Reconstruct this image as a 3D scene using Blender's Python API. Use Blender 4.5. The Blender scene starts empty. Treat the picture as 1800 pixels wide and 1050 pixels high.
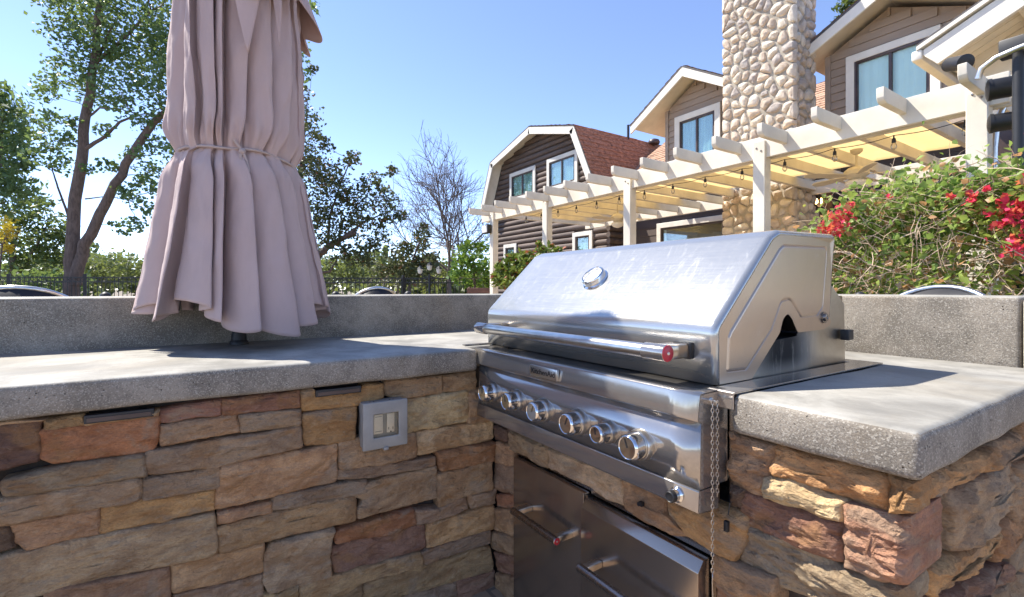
import bpy, bmesh, math, random
import numpy as np
from mathutils import Vector, Matrix, noise
from mathutils.geometry import tessellate_polygon

random.seed(7); RNG = np.random.default_rng(11)
sc = bpy.context.scene
COL = sc.collection

# ------------------------------------------------------------------ camera, sky, sun
F, HY, H, YAW = 850., 508., 1.13, math.radians(33.3)   # focal px, horizon row, eye height, heading
FX, FY, RX, RY = -math.cos(YAW), math.sin(YAW), math.sin(YAW), math.cos(YAW)
cam = bpy.data.cameras.new('camera'); camo = bpy.data.objects.new('camera', cam); COL.objects.link(camo)
camo.location = (0, 0, H)
camo.rotation_euler = (math.pi/2, 0, math.atan2(-FX, FY))
cam.sensor_width = 36; cam.lens = 36*F/1800; cam.shift_y = -17/1800
cam.clip_start = .02; cam.clip_end = 3000
sc.camera = camo
SUN = Vector((-.63, -.40, 1.0)).normalized()
w = bpy.data.worlds.new('World'); sc.world = w; w.use_nodes = True
nt = w.node_tree; nt.nodes.clear()
sky = nt.nodes.new('ShaderNodeTexSky'); sky.sky_type = 'NISHITA'; sky.sun_disc = False
sky.sun_elevation = math.asin(SUN.z); sky.sun_rotation = math.atan2(SUN.x, SUN.y)
sky.air_density = .85; sky.dust_density = 0.0; sky.ozone_density = 3.0; sky.altitude = 2500
bg = nt.nodes.new('ShaderNodeBackground'); bg.inputs[1].default_value = .15
wo = nt.nodes.new('ShaderNodeOutputWorld')
tint = nt.nodes.new('ShaderNodeMix'); tint.data_type = 'RGBA'; tint.blend_type = 'MULTIPLY'; tint.inputs[0].default_value = 1; tint.inputs[7].default_value = (1.09, .965, .95, 1)
nt.links.new(sky.outputs[0], tint.inputs[6]); nt.links.new(tint.outputs[2], bg.inputs[0]); nt.links.new(bg.outputs[0], wo.inputs[0])
sl = bpy.data.lights.new('sun', 'SUN'); sl.energy = 3.9; sl.angle = math.radians(.5); sl.color = (1, .94, .84)
so = bpy.data.objects.new('sun', sl); COL.objects.link(so); so.rotation_euler = SUN.to_track_quat('Z', 'Y').to_euler()
so.location = (-6, -4, 12)
vs = sc.view_settings; vs.view_transform = 'Standard'; vs.look = 'None'; vs.exposure = 1.34; vs.gamma = 1; vs.use_curve_mapping = False
sc.cycles.use_denoising = True
sc.cycles.max_bounces = 8; sc.cycles.diffuse_bounces = 4; sc.cycles.glossy_bounces = 4; sc.cycles.transparent_max_bounces = 12
sc.cycles.sample_clamp_indirect = 6

# ------------------------------------------------------------------ measuring helpers: a pixel of the 1800x1050 photo onto a world plane
def ray(x, y):
    r = (x-900)/F; return FX+r*RX, FY+r*RY, (HY-y)/F
def at_z(x, y, z):
    a = ray(x, y); t = (z-H)/a[2]; return Vector((a[0]*t, a[1]*t, z))
def at_y(x, y, Y):
    a = ray(x, y); t = Y/a[1]; return Vector((a[0]*t, Y, H+a[2]*t))
def at_x(x, y, X):
    a = ray(x, y); t = X/a[0]; return Vector((X, a[1]*t, H+a[2]*t))
def at_d(x, y, d):
    a = ray(x, y); return Vector((a[0]*d, a[1]*d, H+a[2]*d))
def c3(a, b): return 800+a/2.334, 600+b/2.334
def c4(a, b): return 1200+a/2.3333, 600+b/2.3333
def c5(a, b): return a/2.3333, 600+b/2.3333
def c6(a, b): return 440+a/2.3333, 600+b/2.3333

# ------------------------------------------------------------------ object helpers
WL = {}
def tag(o, label=None, cat=None, group=None, kind=None):
    if label: o['label'] = label
    if cat: o['category'] = cat
    if group: o['group'] = group
    if kind: o['kind'] = kind
    return o
def thing(name, loc, label, cat, group=None):
    o = bpy.data.objects.new(name, None); COL.objects.link(o)
    o.empty_display_size = .1; o.location = loc; WL[o] = Vector(loc)
    return tag(o, label, cat, group)
def link(name, me, mat, parent, cen, color=None):
    o = bpy.data.objects.new(name, me); COL.objects.link(o)
    mats = mat if isinstance(mat, (list, tuple)) else [mat]
    if not me.materials:
        for m in mats: me.materials.append(m)
    WL[o] = Vector(cen)
    if parent is not None:
        o.parent = parent; o.location = Vector(cen)-WL[parent]
    else: o.location = cen
    if color: o.color = (*color, 1)
    return o
class MB:
    def __init__(s): s.v = []; s.f = []; s.m = []
    def add(s, vs, fs, mi=0):
        k = len(s.v); s.v += [tuple(v) for v in vs]; s.f += [tuple(i+k for i in f) for f in fs]; s.m += [mi]*len(fs); return s
    def box(s, x0, x1, y0, y1, z0, z1, mi=0):
        vs = [(x, y, z) for x in (x0, x1) for y in (y0, y1) for z in (z0, z1)]
        return s.add(vs, [(0,1,3,2), (4,6,7,5), (0,4,5,1), (2,3,7,6), (0,2,6,4), (1,5,7,3)], mi)
    def obox(s, p, q, wdt, hgt, up=(0,0,1), mi=0):
        p, q = Vector(p), Vector(q); t = (q-p).normalized(); u = Vector(up)
        a = t.cross(u).normalized()*wdt/2; b = a.cross(t).normalized()*hgt/2
        vs = [c+i*a+j*b for c in (p, q) for i, j in ((-1,-1), (1,-1), (1,1), (-1,1))]
        return s.add(vs, [(3,2,1,0), (4,5,6,7), (0,1,5,4), (1,2,6,5), (2,3,7,6), (3,0,4,7)], mi)
    def tube(s, pts, r, n=8, cap=True, mi=0):
        pts = [Vector(p) for p in pts]; k = len(pts); rr = r if isinstance(r, (list, tuple)) else [r]*k
        vs = []; a = None
        for i, p in enumerate(pts):
            t = (pts[min(i+1, k-1)]-pts[max(i-1, 0)]).normalized()
            if a is None: a = t.orthogonal().normalized()
            a = (a-t*a.dot(t))
            a = a.normalized() if a.length > 1e-6 else t.orthogonal().normalized()
            b = t.cross(a)
            for j in range(n):
                an = 2*math.pi*j/n; vs.append(p+(a*math.cos(an)+b*math.sin(an))*rr[i])
        fs = [(i*n+j, i*n+(j+1) % n, (i+1)*n+(j+1) % n, (i+1)*n+j) for i in range(k-1) for j in range(n)]
        if cap: fs += [tuple(reversed(range(n))), tuple(range((k-1)*n, k*n))]
        return s.add(vs, fs, mi)
    def lathe(s, c, axis, prof, n=28, mi=0, cap=True):   # prof: (distance along axis, radius)
        c = Vector(c); t = Vector(axis).normalized(); a = t.orthogonal().normalized(); b = t.cross(a); k = len(prof); vs = []
        for d, r in prof:
            for j in range(n):
                an = 2*math.pi*j/n; vs.append(c+t*d+(a*math.cos(an)+b*math.sin(an))*r)
        fs = [(i*n+j, i*n+(j+1) % n, (i+1)*n+(j+1) % n, (i+1)*n+j) for i in range(k-1) for j in range(n)]
        if cap: fs += [tuple(reversed(range(n))), tuple(range((k-1)*n, k*n))]
        return s.add(vs, fs, mi)
    def prism(s, poly, e, mi=0):      # poly list of 3D points, extruded by e
        e = Vector(e); n = len(poly); vs = [Vector(p) for p in poly]; vs += [p+e for p in vs]
        fs = [(i, (i+1) % n, n+(i+1) % n, n+i) for i in range(n)]
        fs += [tuple(reversed(t)) for t in tessellate_polygon([vs[:n]])]
        fs += [tuple(i+n for i in t) for t in tessellate_polygon([vs[:n]])]
        return s.add(vs, fs, mi)
    def build(s, name, mat, parent=None, smooth=None, bevel=0, seg=2, color=None, cen=None):
        vs = np.array(s.v, float)
        c = Vector(cen) if cen is not None else Vector((vs.min(0)+vs.max(0))/2)
        me = bpy.data.meshes.new(name); me.from_pydata((vs-np.array(c)).tolist(), [], s.f)
        me.polygons.foreach_set('material_index', s.m)
        bm = bmesh.new(); bm.from_mesh(me)
        if bevel: bmesh.ops.remove_doubles(bm, verts=bm.verts, dist=1e-6)
        bmesh.ops.recalc_face_normals(bm, faces=bm.faces)
        if bevel:
            es = [e for e in bm.edges if len(e.link_faces) == 2 and e.calc_face_angle(0) > .5]
            bmesh.ops.bevel(bm, geom=es, offset=bevel, segments=seg, profile=.5, affect='EDGES', clamp_overlap=True)
        bm.to_mesh(me); bm.free()
        if smooth is not None:
            me.shade_smooth(); me.set_sharp_from_angle(angle=math.radians(smooth))
        return link(name, me, mat, parent, c, color)
def fast_mesh(name, V, quads, mat, parent=None, cen=None, color=None, smooth=False):
    V = np.asarray(V, float); quads = np.asarray(quads, np.int32); k = quads.shape[1]
    c = Vector(cen) if cen is not None else Vector((V.min(0)+V.max(0))/2)
    me = bpy.data.meshes.new(name); me.vertices.add(len(V)); me.vertices.foreach_set('co', (V-np.array(c)).ravel())
    me.loops.add(quads.size); me.loops.foreach_set('vertex_index', quads.ravel())
    me.polygons.add(len(quads)); me.polygons.foreach_set('loop_start', np.arange(0, quads.size, k, dtype=np.int32))
    me.update(calc_edges=True); me.validate()
    if smooth: me.shade_smooth()
    return link(name, me, mat, parent, c, color)
def copy_tree(o, parent=None):
    c = o.copy(); COL.objects.link(c); c.parent = parent
    for ch in list(o.children): copy_tree(ch, c)
    return c

# ------------------------------------------------------------------ materials
class NT:
    def __init__(s, name):
        s.m = bpy.data.materials.new(name); s.m.use_nodes = True; s.t = s.m.node_tree
        s.b = s.t.nodes['Principled BSDF']; s.out = s.t.nodes['Material Output']
        s.tc = s.t.nodes.new('ShaderNodeTexCoord')
    def n(s, ty, **k):
        nd = s.t.nodes.new('ShaderNode'+ty)
        for a, v in k.items(): setattr(nd, a, v)
        return nd
    def l(s, a, b): s.t.links.new(a, b); return s
    def co(s, scale=(1,1,1), rnd=False):
        mp = s.n('Mapping'); mp.inputs[3].default_value = scale; s.l(s.tc.outputs['Object'], mp.inputs[0])
        if rnd:
            oi = s.n('ObjectInfo'); mu = s.n('Math', operation='MULTIPLY'); mu.inputs[1].default_value = 37.
            s.l(oi.outputs['Random'], mu.inputs[0]); cx = s.n('CombineXYZ')
            for i in range(3): s.l(mu.outputs[0], cx.inputs[i])
            s.l(cx.outputs[0], mp.inputs[1])
        return mp.outputs[0]
    def noise(s, v, scale, detail=5, rough=.6, dist=0):
        nd = s.n('TexNoise'); nd.inputs['Scale'].default_value = scale; nd.inputs['Detail'].default_value = detail
        nd.inputs['Roughness'].default_value = rough; nd.inputs['Distortion'].default_value = dist
        s.l(v, nd.inputs['Vector']); return nd.outputs['Fac']
    def vor(s, v, scale, feature='F1', out='Distance'):
        nd = s.n('TexVoronoi', feature=feature); nd.inputs['Scale'].default_value = scale; s.l(v, nd.inputs['Vector']); return nd.outputs[out]
    def ramp(s, f, a, b, lo=0., hi=1.):
        nd = s.n('MapRange'); nd.interpolation_type = 'SMOOTHSTEP'
        s.l(f, nd.inputs[0]); nd.inputs[1].default_value = a; nd.inputs[2].default_value = b
        nd.inputs[3].default_value = lo; nd.inputs[4].default_value = hi; return nd.outputs[0]
    def mix(s, f, a, b, mode='MIX'):
        nd = s.n('Mix', data_type='RGBA', blend_type=mode)
        for sock, val in ((nd.inputs[0], f), (nd.inputs[6], a), (nd.inputs[7], b)):
            if isinstance(val, (int, float)): sock.default_value = val
            elif isinstance(val, tuple): sock.default_value = (*val, 1)
            else: s.l(val, sock)
        return nd.outputs[2]
    def math(s, op, a, b):
        nd = s.n('Math', operation=op)
        for i, val in enumerate((a, b)):
            if isinstance(val, (int, float)): nd.inputs[i].default_value = val
            else: s.l(val, nd.inputs[i])
        return nd.outputs[0]
    def bump(s, h, strength=.5, dist=.01):
        nd = s.n('Bump'); nd.inputs['Strength'].default_value = strength; nd.inputs['Distance'].default_value = dist
        s.l(h, nd.inputs['Height']); s.l(nd.outputs[0], s.b.inputs['Normal']); return nd
    def set(s, **k):
        names = dict(col='Base Color', rough='Roughness', metal='Metallic', spec='Specular IOR Level', trans='Transmission Weight', em='Emission Strength', emc='Emission Color', coat='Coat Weight', sheen='Sheen Weight', ior='IOR')
        for a, v in k.items():
            i = s.b.inputs[names[a]]
            if isinstance(v, tuple): i.default_value = (*v, 1)
            elif isinstance(v, (int, float)): i.default_value = v
            else: s.l(v, i)
        return s
def simple(name, col, rough=.6, metal=0, var=.25, vs_=6., bump=.0, bs=60., bd=.002, rnd=False, scale=(1,1,1)):
    s = NT(name); v = s.co(scale, rnd); f = s.noise(v, vs_, 6)
    dk = tuple(c*(1-var) for c in col); lt = tuple(min(1, c*(1+var*.6)) for c in col)
    s.set(col=s.mix(s.ramp(f, .3, .7), dk, lt), rough=rough, metal=metal)
    if bump: s.bump(s.noise(v, bs, 5), bump, bd)
    return s.m

def stone_mat():
    s = NT('ledgestone'); oi = s.n('ObjectInfo'); v = s.co((1,1,1.6), True)
    base = oi.outputs['Color']
    big = s.noise(v, 9, 8, .68, .8); mid = s.noise(v, 34, 7, .66, .4); fine = s.noise(v, 170, 5, .7); tint = s.noise(v, 6, 4, .55, .9)
    c = s.mix(s.ramp(big, .36, .66, 0, .75), base, s.mix(1., base, (.50,.44,.42), 'MULTIPLY'))
    c = s.mix(s.ramp(tint, .53, .68, 0, .6), c, (.42, .22, .09))
    c = s.mix(s.ramp(tint, .46, .32, 0, .65), c, (.42, .31, .21))
    c = s.mix(s.ramp(mid, .55, .75, 0, .55), c, s.mix(.5, base, (.72,.60,.44)))
    c = s.mix(s.ramp(mid, .42, .25, 0, .55), c, s.mix(1., base, (.32,.28,.26), 'MULTIPLY'))
    c = s.mix(s.ramp(fine, .3, .7, .0, .25), c, (.05,.04,.035))
    s.set(col=c, rough=.82, spec=.3)
    vv = s.co((1,1,2.2), True); strat = s.noise(vv, 13, 6, .62, 1.1)
    ck = s.ramp(s.vor(s.co((1,1,1.8), True), 30), .02, .5); h = s.math('ADD', s.math('ADD', s.math('MULTIPLY', strat, 1.1), s.math('MULTIPLY', ck, .25)), s.math('ADD', s.math('MULTIPLY', mid, 1.0), s.math('MULTIPLY', fine, .35)))
    s.bump(h, 1., .016); return s.m
def river_mat():
    s = NT('river_rock'); oi = s.n('ObjectInfo'); v = s.co((1,1,1), True)
    f = s.noise(v, 9, 6, .6, .5); g = s.noise(v, 40, 5)
    c = s.mix(s.ramp(f, .3, .7), s.mix(1., oi.outputs['Color'], (.75,.7,.66), 'MULTIPLY'), oi.outputs['Color'])
    c = s.mix(s.ramp(g, .55, .75, 0, .4), c, (.5,.46,.4)); s.set(col=c, rough=.8)
    s.bump(s.math('ADD', f, s.math('MULTIPLY', g, .3)), .5, .02); return s.m
def concrete(name, col, top=False):
    s = NT(name); v = s.co()
    big = s.noise(v, 5, 7, .65, .4); mid = s.noise(v, 30, 6, .6); fine = s.noise(v, 260, 4, .7)
    c = s.mix(s.ramp(big, .32, .68), tuple(x*.62 for x in col), tuple(x*1.22 for x in col)); c = s.mix(s.ramp(s.noise(v, 2.2, 4, .6, 1.), .45, .68, 0, .4), c, (col[0]*.85, col[1]*.75, col[2]*.6))
    c = s.mix(s.ramp(mid, .52, .72, 0, .45 if not top else .25), c, tuple(x*.6 for x in col))
    sp = s.vor(v, 380, out='Color'); bw = s.n('SeparateColor'); s.l(sp, bw.inputs[0])
    if not top:
        c = s.mix(s.ramp(bw.outputs[0], .6, .97, 0, .55), c, (.52,.48,.41))
        c = s.mix(s.ramp(bw.outputs[1], .75, .97, 0, .35), c, (.06,.055,.05))
        pits = s.vor(v, 95); p2 = s.noise(v, 22, 3)
        pit = s.math('MULTIPLY', s.ramp(pits, .20, .08), s.ramp(p2, .52, .62))
        c = s.mix(pit, c, (.05,.045,.04))
        h = s.math('SUBTRACT', s.math('ADD', s.math('MULTIPLY', fine, .6), s.math('MULTIPLY', bw.outputs[0], .5)), s.math('MULTIPLY', pit, 2.5))
        s.bump(h, .8, .004)
    else:
        st = s.noise(s.co((1.2, 9, 1)), 9, 6, .6, 1.5)
        c = s.mix(s.ramp(st, .55, .72, 0, .4), c, tuple(x*.62 for x in col))
        c = s.mix(s.ramp(s.noise(v, 2.3, 5, .6, .8), .45, .7, 0, .35), c, tuple(x*.7 for x in col))
        c = s.mix(s.ramp(bw.outputs[0], .8, .97, 0, .18), c, tuple(x*.55 for x in col))
        s.bump(s.math('ADD', s.math('MULTIPLY', mid, .8), s.math('MULTIPLY', fine, .25)), .28, .004)
    s.set(col=c, rough=.78 if not top else .6, spec=.35); return s.m
def steel(name, col=(.60,.585,.56), rough=.26, brush=(3, 160, 160), smudge=.5, bumps=.12, met=1.):
    s = NT(name); v = s.co(); b = s.noise(s.co(brush), 2.2, 4, .7)
    sm = s.noise(v, 5, 7, .68, 1.2); sw = s.noise(s.co((4,1.2,1.2)), 7, 8, .75, 2.5)
    c = s.mix(s.ramp(sm, .3, .75, 0, smudge), col, tuple(x*.78 for x in col))
    c = s.mix(s.ramp(sw, .58, .74, 0, .2), c, (.66,.655,.64))
    r = s.math('ADD', s.math('MULTIPLY', s.ramp(sm, .35, .7), .16*smudge), s.math('ADD', s.math('MULTIPLY', s.ramp(sw, .5, .72), .07), s.math('MULTIPLY', b, .10)))
    s.set(col=c, metal=met, rough=s.math('ADD', r, rough-.1))
    s.bump(s.math('ADD', b, s.math('MULTIPLY', sm, .3)), bumps, .0006); return s.m
def grease_steel():
    s = NT('heat_stained_steel'); v = s.co(); sm = s.noise(v, 7, 7, .7, 1.2); dr = s.noise(s.co((1,9,1.2)), 5, 6, .7, .5)
    sx = s.n('SeparateXYZ'); s.l(s.tc.outputs['Object'], sx.inputs[0])
    # soot around the gap under the lid (part's own coordinates)
    dy = s.math('ABSOLUTE', s.math('ADD', sx.outputs[1], .03), 0.); dy = s.ramp(dy, .20, .03)
    dz = s.ramp(s.math('ABSOLUTE', s.math('ADD', sx.outputs[2], .045), 0.), .09, .02)
    soot = s.math('MULTIPLY', s.math('MULTIPLY', dy, dz), s.ramp(dr, .22, .46))
    c = s.mix(s.ramp(sm, .35, .7, 0, .6), (.50,.46,.40), (.38,.32,.25)); c = s.mix(soot, c, (.012,.010,.008))
    s.set(col=c, metal=s.math('SUBTRACT', 1., s.math('MULTIPLY', soot, 1.)), rough=s.math('ADD', .34, s.math('MULTIPLY', soot, .5)))
    s.bump(sm, .2, .001); return s.m
def leafmat(name, c1, c2, c3=None, f3=.85, trans=.35):
    s = NT(name); g = s.n('NewGeometry'); v = s.co(); f = s.noise(v, 1.1, 3)
    rp = g.outputs['Random Per Island']
    c = s.mix(s.math('MULTIPLY', s.math('ADD', rp, s.ramp(f, .35, .65)), .5), c1, c2)
    if c3: c = s.mix(s.ramp(rp, f3, min(1, f3+.04)), c, c3)
    s.set(col=c, rough=.48, spec=.4)
    tr = s.n('BsdfTranslucent'); s.l(s.mix(.5, c, (.35,.42,.06), 'MIX') if not c3 else c, tr.inputs[0])
    mx = s.n('MixShader'); mx.inputs[0].default_value = trans
    s.l(s.b.outputs[0], mx.inputs[1]).l(tr.outputs[0], mx.inputs[2]).l(mx.outputs[0], s.out.inputs[0]); return s.m
def bark(name, c, sc_=(1,1,.25)):
    s = NT(name); v = s.co(sc_); f = s.noise(v, 14, 7, .7, .6)
    s.set(col=s.mix(s.ramp(f, .3, .7), tuple(x*.45 for x in c), c), rough=.9); s.bump(f, .8, .03); return s.m
def cloth(name, c, trans=.2, sheen=.2, wr=.3):
    s = NT(name); v = s.co(); f = s.noise(v, 6, 6, .6); wv = s.noise(s.co((1,1,1)), 700, 2); stn = s.noise(s.co((3,3,.5)), 5, 6, .6, .8)
    col = s.mix(s.ramp(f, .3, .7, 0, .3), c, tuple(x*.82 for x in c)); col = s.mix(s.ramp(stn, .5, .75, 0, .25), col, tuple(x*.7 for x in c))
    s.set(col=col, rough=.85, sheen=sheen, spec=.2); s.bump(s.math('ADD', s.math('MULTIPLY', f, 1.2), s.math('MULTIPLY', wv, .08)), wr, .01)
    tr = s.n('BsdfTranslucent'); s.l(col, tr.inputs[0]); mx = s.n('MixShader'); mx.inputs[0].default_value = trans
    s.l(s.b.outputs[0], mx.inputs[1]).l(tr.outputs[0], mx.inputs[2]).l(mx.outputs[0], s.out.inputs[0]); return s.m
def glassmat(name, tint=(.9,.95,.95), refl=1.0):
    s = NT(name); fr = s.n('Fresnel'); fr.inputs[0].default_value = 1.7; tr = s.n('BsdfTransparent'); tr.inputs[0].default_value = (*tint, 1)
    gl = s.n('BsdfGlossy'); gl.inputs['Roughness'].default_value = .02; mx = s.n('MixShader')
    s.l(s.math('MULTIPLY', fr.outputs[0], refl), mx.inputs[0]).l(tr.outputs[0], mx.inputs[1]).l(gl.outputs[0], mx.inputs[2]).l(mx.outputs[0], s.out.inputs[0]); return s.m

M = dict(
    stone=stone_mat(), river=river_mat(),
    con_side=concrete('concrete_exposed', (.28,.245,.20)), con_top=concrete('concrete_trowelled', (.33,.315,.28), True),
    mortar=simple('mortar', (.06,.045,.034), .95, var=.35, vs_=20, bump=.8, bs=70, bd=.006),
    rmortar=simple('chimney_mortar', (.36,.32,.26), .95, var=.3, vs_=10, bump=.6, bs=30, bd=.01),
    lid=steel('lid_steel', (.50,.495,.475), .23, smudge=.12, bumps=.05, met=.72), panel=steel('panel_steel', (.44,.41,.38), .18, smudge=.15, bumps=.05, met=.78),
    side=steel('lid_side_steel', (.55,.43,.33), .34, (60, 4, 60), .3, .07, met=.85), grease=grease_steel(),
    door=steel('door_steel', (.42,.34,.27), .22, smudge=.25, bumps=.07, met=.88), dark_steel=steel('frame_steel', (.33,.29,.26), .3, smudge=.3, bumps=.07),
    chrome=simple('polished_steel', (.80,.79,.78), .06, 1, .05), satin=simple('satin_steel', (.66,.64,.61), .28, 1, .12, 30, .15, 200, .0004),
    black=simple('black_plastic', (.015,.015,.017), .45, var=.2), soot=simple('soot_black', (.01,.01,.01), .9),
    red=simple('red_medallion', (.42,.02,.035), .3, var=.15), white=simple('gauge_white', (.82,.82,.80), .4, var=.04),
    ink=simple('engraved_ink', (.02,.02,.02), .5),
    outlet_gray=simple('grey_polycarbonate', (.30,.29,.27), .45, var=.12, vs_=14), almond=simple('almond_plastic', (.78,.68,.56), .35, var=.05),
    clear=glassmat('clear_cover', (.93,.93,.90), .35),
    canopy=cloth('umbrella_cloth', (.58,.435,.405), .16), canopy_in=cloth('umbrella_cord', (.47,.37,.34), .05),
    wpaint=simple('white_trim_paint', (.72,.68,.60), .55, var=.10, vs_=3, bump=.2, bs=25, bd=.003, scale=(1,1,1)),
    wpaint2=simple('pergola_paint', (.70,.64,.53), .6, var=.13, vs_=2.2, bump=.25, bs=18, bd=.004, rnd=True),
    logs=simple('dark_log', (.13,.095,.08), .75, var=.35, vs_=5, bump=.6, bs=16, bd=.01, rnd=True, scale=(.25,1,1)),
    taupe=simple('taupe_siding', (.34,.265,.205), .7, var=.12, vs_=3, bump=.3, bs=20, bd=.003, rnd=True, scale=(.2,1,1)),
    brown=simple('brown_siding', (.085,.062,.052), .7, var=.15, vs_=3, bump=.3, bs=20, bd=.003, rnd=True, scale=(.2,1,1)),
    cream=simple('cream_wall', (.48,.43,.35), .8, var=.1, vs_=2, bump=.3, bs=60, bd=.003),
    shingle_d=simple('brown_shingle', (.42,.19,.11), .9, var=.5, vs_=9, bump=.4, bs=50, bd=.004, scale=(1,1,3)),
    shingle_l=simple('tan_shingle', (.44,.27,.18), .9, var=.4, vs_=9, bump=.4, bs=50, bd=.004, scale=(1,1,3)),
    roofedge=simple('dark_roof_edge', (.10,.09,.09), .8), sash=simple('bronze_sash', (.07,.045,.04), .4),
    pane=glassmat('window_glass', (.93,.98,.97), .5), curtain=simple('teal_curtain', (.42,.62,.57), .9, var=.18, vs_=5, scale=(4,4,.3)),
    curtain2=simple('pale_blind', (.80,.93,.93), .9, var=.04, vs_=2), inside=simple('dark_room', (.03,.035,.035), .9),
    shade=cloth('yellow_shade_cloth', (.93,.80,.54), .75, 0, .15), iron=simple('black_iron', (.02,.02,.022), .5), fan=simple('cream_fan', (.62,.55,.42), .5, var=.06),
    wood=simple('planter_wood', (.14,.07,.05), .7, var=.3, vs_=8, rnd=True, scale=(.3,1,3)),
    stoolvinyl=simple('black_vinyl', (.02,.02,.025), .35), bulbglass=glassmat('bulb_glass', (.95,.93,.88), .8),
    ground=simple('dry_ground', (.22,.18,.13), .95, var=.35, vs_=.35, bump=.4, bs=6, bd=.05),
    bark=bark('grey_brown_bark', (.20,.145,.12)), twig=bark('bare_bark', (.25,.20,.17)), vine=simple('dry_vine', (.60,.45,.32), .9, var=.4, vs_=7),
    lf_big=leafmat('broad_leaf', (.06,.125,.065), (.14,.23,.10)), lf_oak=leafmat('oak_leaf', (.06,.08,.04), (.15,.165,.055), (.22,.11,.05), .93),
    lf_will=leafmat('willow_leaf', (.06,.10,.035), (.12,.17,.06)), lf_far=leafmat('far_leaf', (.10,.13,.06), (.17,.20,.09)),
    lf_bright=leafmat('bright_leaf', (.05,.14,.02), (.13,.25,.04)), lf_phot=leafmat('photinia_leaf', (.09,.15,.025), (.26,.30,.05), (.36,.11,.05), .86),
    lf_boug=leafmat('bougainvillea_leaf', (.13,.24,.05), (.46,.54,.12), (.50,.28,.13), .84, .45), lf_yel=leafmat('yellow_bloom', (.62,.42,.03), (.75,.55,.05)),
    bract=leafmat('crimson_bract', (.80,.02,.08), (.90,.04,.16), trans=.45), lf_pine=leafmat('conifer_leaf', (.018,.045,.03), (.04,.075,.04)),
    lf_olive=leafmat('olive_leaf', (.07,.085,.035), (.14,.14,.055)),
)
def emissive(name, c, e):
    s = NT(name); s.set(col=c, emc=c, em=e); return s.m
M['flame'] = emissive('lamp_glow', (1, .55, .18), 9)
pv = NT('patio_paving'); v = pv.co(); bt = pv.n('TexBrick'); bt.inputs['Scale'].default_value = 1.6; pv.l(v, bt.inputs['Vector'])
bt.inputs['Color1'].default_value = (.44,.33,.23,1); bt.inputs['Color2'].default_value = (.38,.28,.19,1); bt.inputs['Mortar'].default_value = (.2,.16,.12,1)
bt.inputs['Mortar Size'].default_value = .012; pv.set(col=pv.mix(pv.ramp(pv.noise(v, 3, 6), .3, .7, 0, .4), bt.outputs[0], (.10,.08,.06)), rough=.8); M['paving'] = pv.m

# ------------------------------------------------------------------ ground
g = MB(); g.add([(-700,-700,-.004), (700,-700,-.004), (700,700,-.004), (-700,700,-.004)], [(0,1,2,3)])
tag(g.build('ground', M['ground']), kind='structure')
g = MB(); g.add([(-11,-6,0), (6,-6,0), (6,9.4,0), (-11,9.4,0)], [(0,1,2,3)])
tag(g.build('patio_paving', M['paving']), kind='structure')

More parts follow.
